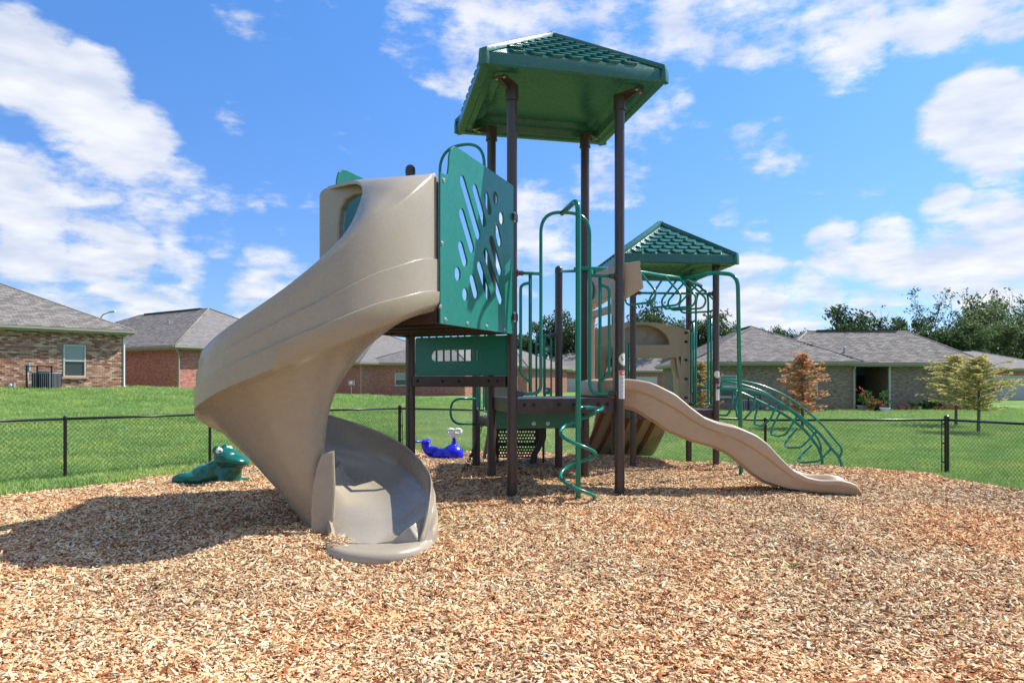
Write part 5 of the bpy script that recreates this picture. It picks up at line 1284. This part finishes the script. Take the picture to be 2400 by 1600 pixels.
# ---------------------------------------------------------------- labels on posts
def cyl(P, ang, z, r): return V3((P.x+r*math.sin(ang), P.y-r*math.cos(ang), z))
def wrap(me, P, ang0, z0, r):
    for v in me.vertices:
        a = ang0+v.co.x/r; v.co = cyl(P, a, z0+v.co.y, r+v.co.z)
def sticker(P, ang, z, rad, r, parent, outer, inner, text=None, tsz=.05, toff=(0, 0)):
    for nm, rr, mt, off in (('ring', rad, outer, .0010), ('disc', rad*.87, inner, .0018)):
        me = bpy.data.meshes.new(nm); vs = [(0, 0, 0)]; fs = []
        for j in range(1, 5):
            for k in range(28): vs.append((rr*j/4*math.cos(2*math.pi*k/28), rr*j/4*math.sin(2*math.pi*k/28), 0))
        fs = [(0, 1+k, 1+(k+1) % 28) for k in range(28)]
        for j in range(3): fs += [(1+j*28+k, 1+(j+1)*28+k, 1+(j+1)*28+(k+1) % 28, 1+j*28+(k+1) % 28) for k in range(28)]
        me.from_pydata(vs, [], fs); me.materials.append(M[mt]); wrap(me, P, ang, z, r+off)
        o = link('age_sticker' if nm == 'ring' else 'sticker_face', me, parent)
        if nm == 'ring': ring_o = o
    if text:
        cu = bpy.data.curves.new('txt', 'FONT'); cu.body = text; cu.size = tsz; cu.align_x = 'LEFT'; cu.align_y = 'CENTER'; cu.offset = .0012
        t = bpy.data.objects.new('t', cu); COL.objects.link(t); dg = bpy.context.evaluated_depsgraph_get(); me = bpy.data.meshes.new_from_object(t.evaluated_get(dg)); bpy.data.objects.remove(t)
        for v in me.vertices: v.co.x += toff[0]; v.co.y += toff[1]; v.co.z = 0
        me.materials.clear(); me.materials.append(M['ink']); wrap(me, P, ang, z, r+.0028); link('lettering', me, parent)
    return ring_o
stB = sticker(PB, R(52), ZC+(HZ-842)/F*8.65, .083, .0640, postB, 'labellime', 'label', '5-', .072, (-.060, .004))
def rect_label(P, a0, a1, z0, z1, r, parent, name, mat):
    me = bpy.data.meshes.new(name); n = 8; vs = []; 
    for i in range(n+1):
        a = a0+(a1-a0)*i/n; vs += [cyl(P, a, z0, r), cyl(P, a, z1, r)]
    me.from_pydata([tuple(v) for v in vs], [], [(2*i, 2*i+2, 2*i+3, 2*i+1) for i in range(n)]); me.materials.append(M[mat]); return link(name, me, parent)
zz0, zz1 = ZC+(HZ-934)/F*8.64, ZC+(HZ-868)/F*8.64
wl = rect_label(PB, R(-17), R(66), zz0, zz1, .0646, postB, 'warning_label', 'label')
rect_label(PB, R(-12), R(60), zz1-.062, zz1-.004, .0652, wl, 'header_band', 'labelred'); rect_label(PB, R(18), R(50), zz1-.040, zz1-.024, .0656, wl, 'header_print', 'label')
for i in range(17):
    z_ = zz1-.075-i*.0165; rect_label(PB, R(-10), R(58) if i % 3 else R(40), z_-.0035, z_+.0025, .0652, wl, 'print_line', 'labelgrey')
z2_ = ZC+(HZ-877)/F*11.25
sticker(P2, R(10), z2_, .062, .0545, tower2[1], 'labellime', 'cream' if False else 'label', None)
rect_label(P2, R(-18), R(60), ZC+(HZ-938)/F*11.25, ZC+(HZ-900)/F*11.25, .0548, tower2[1], 'warning_label', 'label')
rect_label(P2, R(-15), R(55), ZC+(HZ-904)/F*11.25, ZC+(HZ-901)/F*11.25, .0553, tower2[1], 'header_band', 'labelred')

# ================================================================== spiral slide
M0 = (PG+PH)/2; hd = V3((-.42, -.908, 0)).normalized()
phi0, sweep = R(-25), R(322)
def tau(deg): return 1+deg/322.0
CO = V3((-2.10, 6.88, 0)); CI = V3((-2.0, 6.90, 0))
def pol(c, r, a): return (c.x+r*math.cos(R(a)), c.y+r*math.sin(R(a)))
OUT = [(0, (-.75, 6.78)), (.5, (-.855, 6.53)), (1, (-1.02, 6.28)), (tau(15), (-1.24, 6.07)), (tau(33), (-1.52, 5.92)), (tau(50), (-1.83, 5.85))]
OUT += [(tau(d), pol(CO, r, -25-d)) for d, r in ((68, 1.02), (85, 1.00), (105, .98), (125, .97), (155, .97), (185, .99), (215, 1.02), (245, 1.06), (275, 1.09), (300, 1.12))]
OUT += [(2, (-.965, 7.10)), (2.15, (-.86, 6.80)), (2.35, (-.76, 6.45)), (2.55, (-.70, 6.10)), (2.70, (-.69, 5.88)), (2.80, (-.74, 5.72)), (2.90, (-.84, 5.54)), (3, (-1.04, 5.30))]
INN = [(0, (-2.05, 7.37)), (.5, (-2.02, 7.20)), (1, (-1.90, 7.05)), (tau(25), (-1.78, 6.88)), (tau(50), (-1.80, 6.70)), (tau(75), (-1.93, 6.58)), (tau(105), (-2.12, 6.56)), (tau(140), (-2.30, 6.70)), (tau(180), (-2.32, 6.95)),
       (tau(220), (-2.18, 7.15)), (tau(255), (-1.98, 7.20)), (tau(290), (-1.80, 7.08)), (2, (-1.82, 6.82)), (2.15, (-1.80, 6.62)), (2.35, (-1.72, 6.34)), (2.55, (-1.62, 6.05)), (2.72, (-1.58, 5.80)), (2.86, (-1.50, 5.52)), (3, (-1.30, 5.33))]
def rm1(L_): return [((q_[0] if q_[0] >= 1 else 1-(1-q_[0])*.15), q_[1]) for q_ in L_]
OUT, INN = rm1(OUT), rm1(INN)
def cr2(L_, s):
    n = len(L_)
    if s <= L_[0][0]: i = 0
    elif s >= L_[-1][0]: i = n-2
    else: i = max(k for k in range(n-1) if L_[k][0] <= s)
    t = (s-L_[i][0])/(L_[i+1][0]-L_[i][0]); P = [V3((*q_[1], 0)) for q_ in L_]; h = L_[i+1][0]-L_[i][0]
    def tan(k):
        a, b = max(k-1, 0), min(k+1, n-1); return (P[b]-P[a])/(L_[b][0]-L_[a][0])
    m0, m1 = tan(i)*h, tan(i+1)*h; t2, t3 = t*t, t*t*t
    return P[i]*(2*t3-3*t2+1)+m0*(t3-2*t2+t)+P[i+1]*(-2*t3+3*t2)+m1*(t3-t2)
K = dict(
 zk=[(0,2.10),(.5,2.04),(1,1.95),(tau(25),1.76),(tau(65),1.44),(tau(110),1.17),(tau(155),.95),(tau(200),.66),(tau(240),.42),(tau(280),.20),(2,.04),(2.5,-.05),(3,-.08)],
 zs=[(0,3.50),(.5,3.32),(1,3.09),(tau(10),2.94),(tau(20),2.77),(tau(33),2.55),(tau(50),2.28),(tau(65),2.09),(tau(85),1.88),(tau(110),1.70),(tau(155),1.48),(tau(200),1.22),(tau(245),.98),(tau(280),.80),(tau(310),.64),(2,.60),(2.4,.52),(2.55,.48),(2.63,.44),(2.70,.35),(2.75,.22),(2.80,.07),(3,.03)],
 ri=[(0,1.44),(.15,1.22),(.35,1.0),(.6,.80),(1,.60),(tau(10),.45),(tau(20),.32),(tau(33),.20),(tau(50),.10),(tau(68),.05),(tau(90),.035),(3,.03)],
 ru=[(0,.62),(1,.52),(tau(65),.34),(tau(155),.22),(3,.22)], rl=[(0,.85),(1,.78),(tau(65),.62),(tau(155),.50),(3,.50)],
 zr=[(0,3.51),(.5,3.48),(1,3.33),(tau(10),3.12),(tau(20),2.90),(tau(33),2.65),(tau(50),2.33),(tau(65),2.12),(tau(85),1.92),(tau(110),1.74),(tau(155),1.52),(tau(200),1.26),(tau(245),1.02),(tau(280),.83),(tau(310),.67),(2,.62),(2.4,.54),(2.55,.50),(2.63,.46),(2.70,.37),(2.75,.24),(2.80,.08),(3,.03)],
 zb=[(0,2.15),(.5,2.02),(1,1.85),(tau(45),1.55),(tau(90),1.20),(tau(135),.92),(tau(180),.70),(tau(225),.52),(tau(270),.40),(2,.28),(2.4,.15),(2.8,.07),(3,.035)],
 zi=[(0,2.9),(.3,2.6),(.8,2.25),(1,2.12),(tau(45),1.80),(tau(90),1.46),(tau(135),1.18),(tau(180),.98),(tau(225),.80),(tau(260),.66),(tau(290),.58),(2,.50),(2.12,.38),(2.24,.22),(2.34,.14),(2.5,.10),(3,.05)],
 zf=[(0,1.96),(.5,1.74),(1,1.34),(tau(30),.98),(tau(65),.60),(tau(90),.36),(tau(135),.10),(tau(180),-.08),(tau(225),-.1),(2,-.1),(3,-.1)],
)
K = {a: rm1(b) for a, b in K.items()}
FT = V3((-1.76, 6.38, 0))
def station(s):
    po, pi = cr2(OUT, s), cr2(INN, s); e = (po-pi).normalized(); wd = (po-pi).length; k = {n: skey(s, v, .035) for n, v in K.items()}
    zs, zr, zk, zb, ri = k['zs'], k['zr'], k['zk'], k['zb'], k['ri']; t = .035
    pull = max(0, min(1, (s-.94)/.14))*max(0, min(1, (2.30-s)/.30)); pull = pull*pull*(3-2*pull)
    inner = pi; foot = inner+(FT-inner)*(.84*pull)
    H_ = zs-zk
    def Q(l, z): return zp(po-e*l, z)      # l = inset from the outer wall
    def lerp(a, b, f): return a+(b-a)*f
    kin = min(.12, wd*.15); knee = Q(kin, zk); ft = zp(foot, k['zf']); lg = .020; u_, l_ = k['ru'], k['rl']
    out = [Q(ri, zr), Q(ri*.75, lerp(zr, zs, .16)+.012), Q(ri*.4+.005, lerp(zr, zs, .42)+.012), Q(.018, zs+.008), Q(.002, zs-.03), Q(0, zs-H_*u_*.5), Q(0, zs-H_*u_+.004), Q(-lg, zs-H_*u_-.003), Q(-lg, zs-H_*l_+.004), Q(-2*lg, zs-H_*l_-.003), Q(-2*lg+.004, zk+H_*.08), Q(.02, zk+.025), knee]
    mid1 = lerp(knee, ft, .35); mid2 = lerp(knee, ft, .7)
    out += [mid1+Zv*.02, mid2+Zv*.0, ft]
    iw = zp(inner, min(k['zi']-.05, lerp(k['zf'], k['zi'], .6)))
    out += [lerp(ft, iw, .6), zp(inner, k['zi']-.03), zp(inner+e*.02, k['zi']), zp(inner+e*.05, k['zi']-.03)]
    lo = min(zb+.12, k['zi']-.02)
    out += [zp(inner+e*.08, lo), zp(inner+e*.20, zb+.01), zp(inner+e*(wd*.5), zb), Q(.26, zb+.02), Q(.12, zb+.13), Q(.05, lerp(zb, zs, .45)), Q(t+.012, zs-.02), Q(ri*.5+.03, lerp(zr, zs, .3)-.03), Q(max(ri-.008, .03), zr-.035)]
    return out
ss = list(np.linspace(.85, 1, 16))+list(np.linspace(1, 2, 110))[1:]+list(np.linspace(2, 2.80, 60))[1:]
sec = [station(s) for s in ss]
sl = MB(); sl.loft(sec)
SS = sl.obj('spiral_slide', M['tan'], PS, smooth=True, angle=60); SS['label'] = 'tall tan moulded spiral slide curling down to the wood chips'
# hood frame across the mouth
dGH = (PH-PG).normalized(); WH = (PH-PG).length-.02; og = PG-hd*.045
win = [(.10, 2.2), (.10, 3.30), (.20, 3.38), (1.00, 3.38), (1.10, 3.34), (1.17, 3.24), (1.19, 3.08), (1.19, 2.2)]
plate('hood_frame', [(.02, 2.10), (WH+.02, 2.10), (WH+.02, 3.42), (WH-.0, 3.47), (WH-.06, 3.50), (.06, 3.48), (.02, 3.45)], [win[::-1]], (og, dGH, Zv), .10, M['tan'], SS, .028)
fl = [at(x_, y_, 6.34) for x_, y_ in ((755, 1062), (784, 1056), (787, 1150), (784, 1215), (772, 1254), (754, 1268), (738, 1264), (732, 1235), (731, 1195), (734, 1140), (745, 1092))]
plate('foot_flange', [(p.x+1.74, p.z) for p in fl][::-1], [], ((-1.745, 6.34, 0), V3((1, .20, 0)), Zv), .06, M['tan'], SS, .02)
lb = MB(); lc = V3((-1.125, 5.86, 0)); lb.loft([[lc+V3((rr_*.465*math.cos(t)+.04*rr_*math.cos(t)*0, rr_*.55*math.sin(t), zz_)) for t in np.linspace(0, 2*math.pi, 49)[:-1]] for rr_, zz_ in ((.94, -.06), (1.0, -.02), (1.01, .02), (.995, .05), (.96, .072), (.90, .082), (.7, .076), (.4, .070), (.02, .068))])
lb.obj('exit_lip', M['tan'], SS, smooth=True)

# ================================================================== spring animals
def blob(name, ells, mat, parent, Mw, voxel=.012, smooth_it=8):
    bm = bmesh.new()
    for c, r_, rot in ells:
        mt = Matrix.Translation(c) @ Matrix.Rotation(R(rot[0]), 4, 'X') @ Matrix.Rotation(R(rot[1]), 4, 'Y') @ Matrix.Rotation(R(rot[2]), 4, 'Z') @ Matrix.Diagonal((*r_, 1))
        bmesh.ops.create_icosphere(bm, subdivisions=3, radius=1, matrix=mt)
    me = bpy.data.meshes.new('t'); bm.to_mesh(me); bm.free(); o = bpy.data.objects.new('t', me); COL.objects.link(o)
    m1 = o.modifiers.new('r', 'REMESH'); m1.mode = 'VOXEL'; m1.voxel_size = voxel; m2 = o.modifiers.new('s', 'SMOOTH'); m2.iterations = smooth_it; m2.factor = .6
    dg = bpy.context.evaluated_depsgraph_get(); res = bpy.data.meshes.new_from_object(o.evaluated_get(dg)); bpy.data.objects.remove(o)
    res.transform(Mw); res.polygons.foreach_set('use_smooth', [True]*len(res.polygons)); res.materials.clear(); return link(name, res, parent, mat)
fp = at(503, 1128, 9.62); fp.z = 0.0
FR = empty('frog_toy', fp, 0, 'glossy green plastic frog riding toy sitting on the chips left of the spiral slide', 'frog toy')
Mf = Matrix.Translation(fp-Vector((0, 0, .02))) @ Matrix.Rotation(R(-8), 4, 'Z') @ Matrix.Diagonal((.97, .97, .97, 1))
blob('body', [((-.10, 0, .12), (.30, .22, .17), (0, -12, 0)), ((.02, 0, .20), (.20, .20, .14), (0, -25, 0)), ((.21, 0, .17), (.19, .20, .21), (0, 0, 0)), ((.20, 0, .37), (.18, .20, .15), (0, 12, 0)), ((.32, 0, .35), (.20, .19, .085), (0, 16, 0)), ((.26, 0, .26), (.17, .17, .12), (0, 0, 0)),
     ((.42, 0, .315), (.10, .12, .04), (0, 12, 0)), ((.10, -.11, .49), (.065, .06, .075), (0, 0, 0)), ((.10, .11, .49), (.065, .06, .075), (0, 0, 0)), ((-.36, -.19, .09), (.17, .10, .085), (0, -8, 14)), ((-.36, .19, .09), (.17, .10, .085), (0, -8, -14)), ((-.22, -.15, .08), (.18, .10, .08), (0, 0, 0)),
     ((.22, -.17, .06), (.07, .06, .13), (0, 20, 0)), ((.22, .17, .06), (.07, .06, .13), (0, 20, 0)), ((.31, -.19, .02), (.13, .07, .045), (0, 0, -10)), ((.34, .18, .02), (.12, .07, .045), (0, 0, 10)), ((.26, 0, .05), (.12, .15, .09), (0, 0, 0))], M['frog'], FR, Mf)
for sy in (-1, 1):
    e = MB(); e.lathe((0, 0, 0), [(0, -.05), (.03, -.04), (.045, -.02), (.05, 0), (.045, .02), (.03, .04), (0, .05)], 16, (0, 1, 0)); me = e.mesh('eye', True); me.transform(Mf @ Matrix.Translation((.15, sy*.13, .485)) @ Matrix.Rotation(R(0), 4, 'Z')); ey = link('eye', me, FR, M['whiteplastic'])
    e = MB(); e.lathe((0, 0, 0), [(.018, 0), (.016, .008), (0, .012)], 12, (.75, sy*-.66*-1, 0)); me = e.mesh('pupil', True); me.transform(Mf @ Matrix.Translation((.188, sy*.165, .488))); link('pupil', me, ey, M['frog'])
e = MB(); e.tube(smooth_path([(.16, -.205, .29), (.30, -.196, .272), (.42, -.145, .268), (.50, -.06, .27), (.515, 0, .27)], 4), .010, 8); me = e.mesh('mouth_line', True); me.transform(Mf); link('mouth_line', me, FR, M['ink'])
wp = at(1030, 1070, 12.6); wp.z = 0.0
WH_ = empty('whale_toy', wp, 0, 'bright blue plastic whale riding toy with white spout, half buried in the chips', 'whale toy')
Mw_ = Matrix.Translation(wp) @ Matrix.Diagonal((1.03, 1.1, 1.2, 1))
blob('body', [((.24, 0, .05), (.195, .17, .165), (0, 0, 0)), ((.06, 0, .05), (.22, .13, .10), (0, -8, 0)), ((-.12, 0, .10), (.17, .09, .085), (0, 8, 0)), ((-.24, 0, .17), (.10, .065, .075), (0, 45, 0)), ((-.28, 0, .235), (.06, .06, .05), (0, 0, 0)),
     ((-.40, -.10, .262), (.12, .055, .024), (0, 6, 35)), ((-.22, .13, .262), (.055, .12, .024), (0, 0, 25)), ((-.24, -.04, .25), (.09, .06, .03), (0, 0, 0)), ((.26, 0, .22), (.045, .045, .07), (0, 0, 0)), ((.26, 0, .27), (.034, .034, .07), (0, 0, 0))], M['whale'], WH_, Mw_, .010, 5)
sp2 = MB()
for cx_ in (-.055, .07):
    for dy in (-.03, .03): sp2.tube([(.26+cx_+.062*math.cos(t), dy+.02*math.sin(t*2), .405+.038*math.sin(t)) for t in np.linspace(0, 2*math.pi, 19)[:-1]], .018, 8, closed=True)
sp2.tube([(.26, 0, .31), (.26, 0, .35), (.26, 0, .39)], [.034, .06, .10], 14)
me = sp2.mesh('spout', True); me.transform(Mw_); link('spout', me, WH_, M['whiteplastic'])

# ------------------------------------------------------------------ small litter on the chips
def on_mulch(px, Y): x_ = (px-1200)/F*Y; return V3((x_, Y, float(mz(np.array([x_]), np.array([Y]))[0])+.022))
lp = on_mulch(1862, 5.15); lf = MB(); pts = [(-.035, 0), (-.02, .010), (0, .015), (.02, .011), (.04, 0), (.02, -.011), (0, -.015), (-.02, -.010)]
lf.add([(lp.x+a, lp.y+b*1.2, lp.z+.010+abs(b)*.5) for a, b in pts]+[(lp.x-.03, lp.y, lp.z+.006), (lp.x+.03, lp.y, lp.z+.006)], [(0, 1, 8), (1, 2, 9, 8), (2, 3, 9), (3, 4, 9), (4, 5, 9), (5, 6, 9), (6, 7, 8, 9), (7, 0, 8)])
tag(lf.obj('fallen_leaf', M['potleaf'], None), 'single small green leaf lying on the chips in the right foreground', 'leaf')
sp3 = on_mulch(1178, 6.5); sc_ = MB(); sc_.loft([[sp3+V3((r_*.032*math.cos(t), r_*.022*math.sin(t), h_+.008*math.sin(3*t)*r_)) for t in np.linspace(0, 2*math.pi, 11)[:-1]] for r_, h_ in ((.2, .004), (1, .006), (.8, .016), (.1, .020))])
tag(sc_.obj('paper_scrap', M['label'], None, smooth=True), 'tiny crumpled pale scrap on the chips in front of the spiral slide exit', 'litter')

n_ = 170; r_ = rng; xx_ = -1.50+r_.normal(0, .085, n_); yy_ = 5.70+r_.normal(0, .085, n_); zz_ = .088+np.clip(.05-np.hypot(xx_+1.52, yy_-5.72)*.28, 0, .05)*r_.uniform(.2, 1, n_)
l_ = np.clip(r_.lognormal(math.log(.028), .45, n_), .012, .06)
scatter('spilled_chips', np.column_stack([xx_, yy_, zz_]), np.column_stack([r_.normal(0, .3, n_), r_.normal(0, .3, n_), r_.random(n_)*6.28]), np.column_stack([l_, l_*.35, l_*.15]), [chip_mesh(40+i) for i in range(4)], M['chip'], 'small heap of wood chips spilled onto the left edge of the spiral slide exit', 'wood chips')
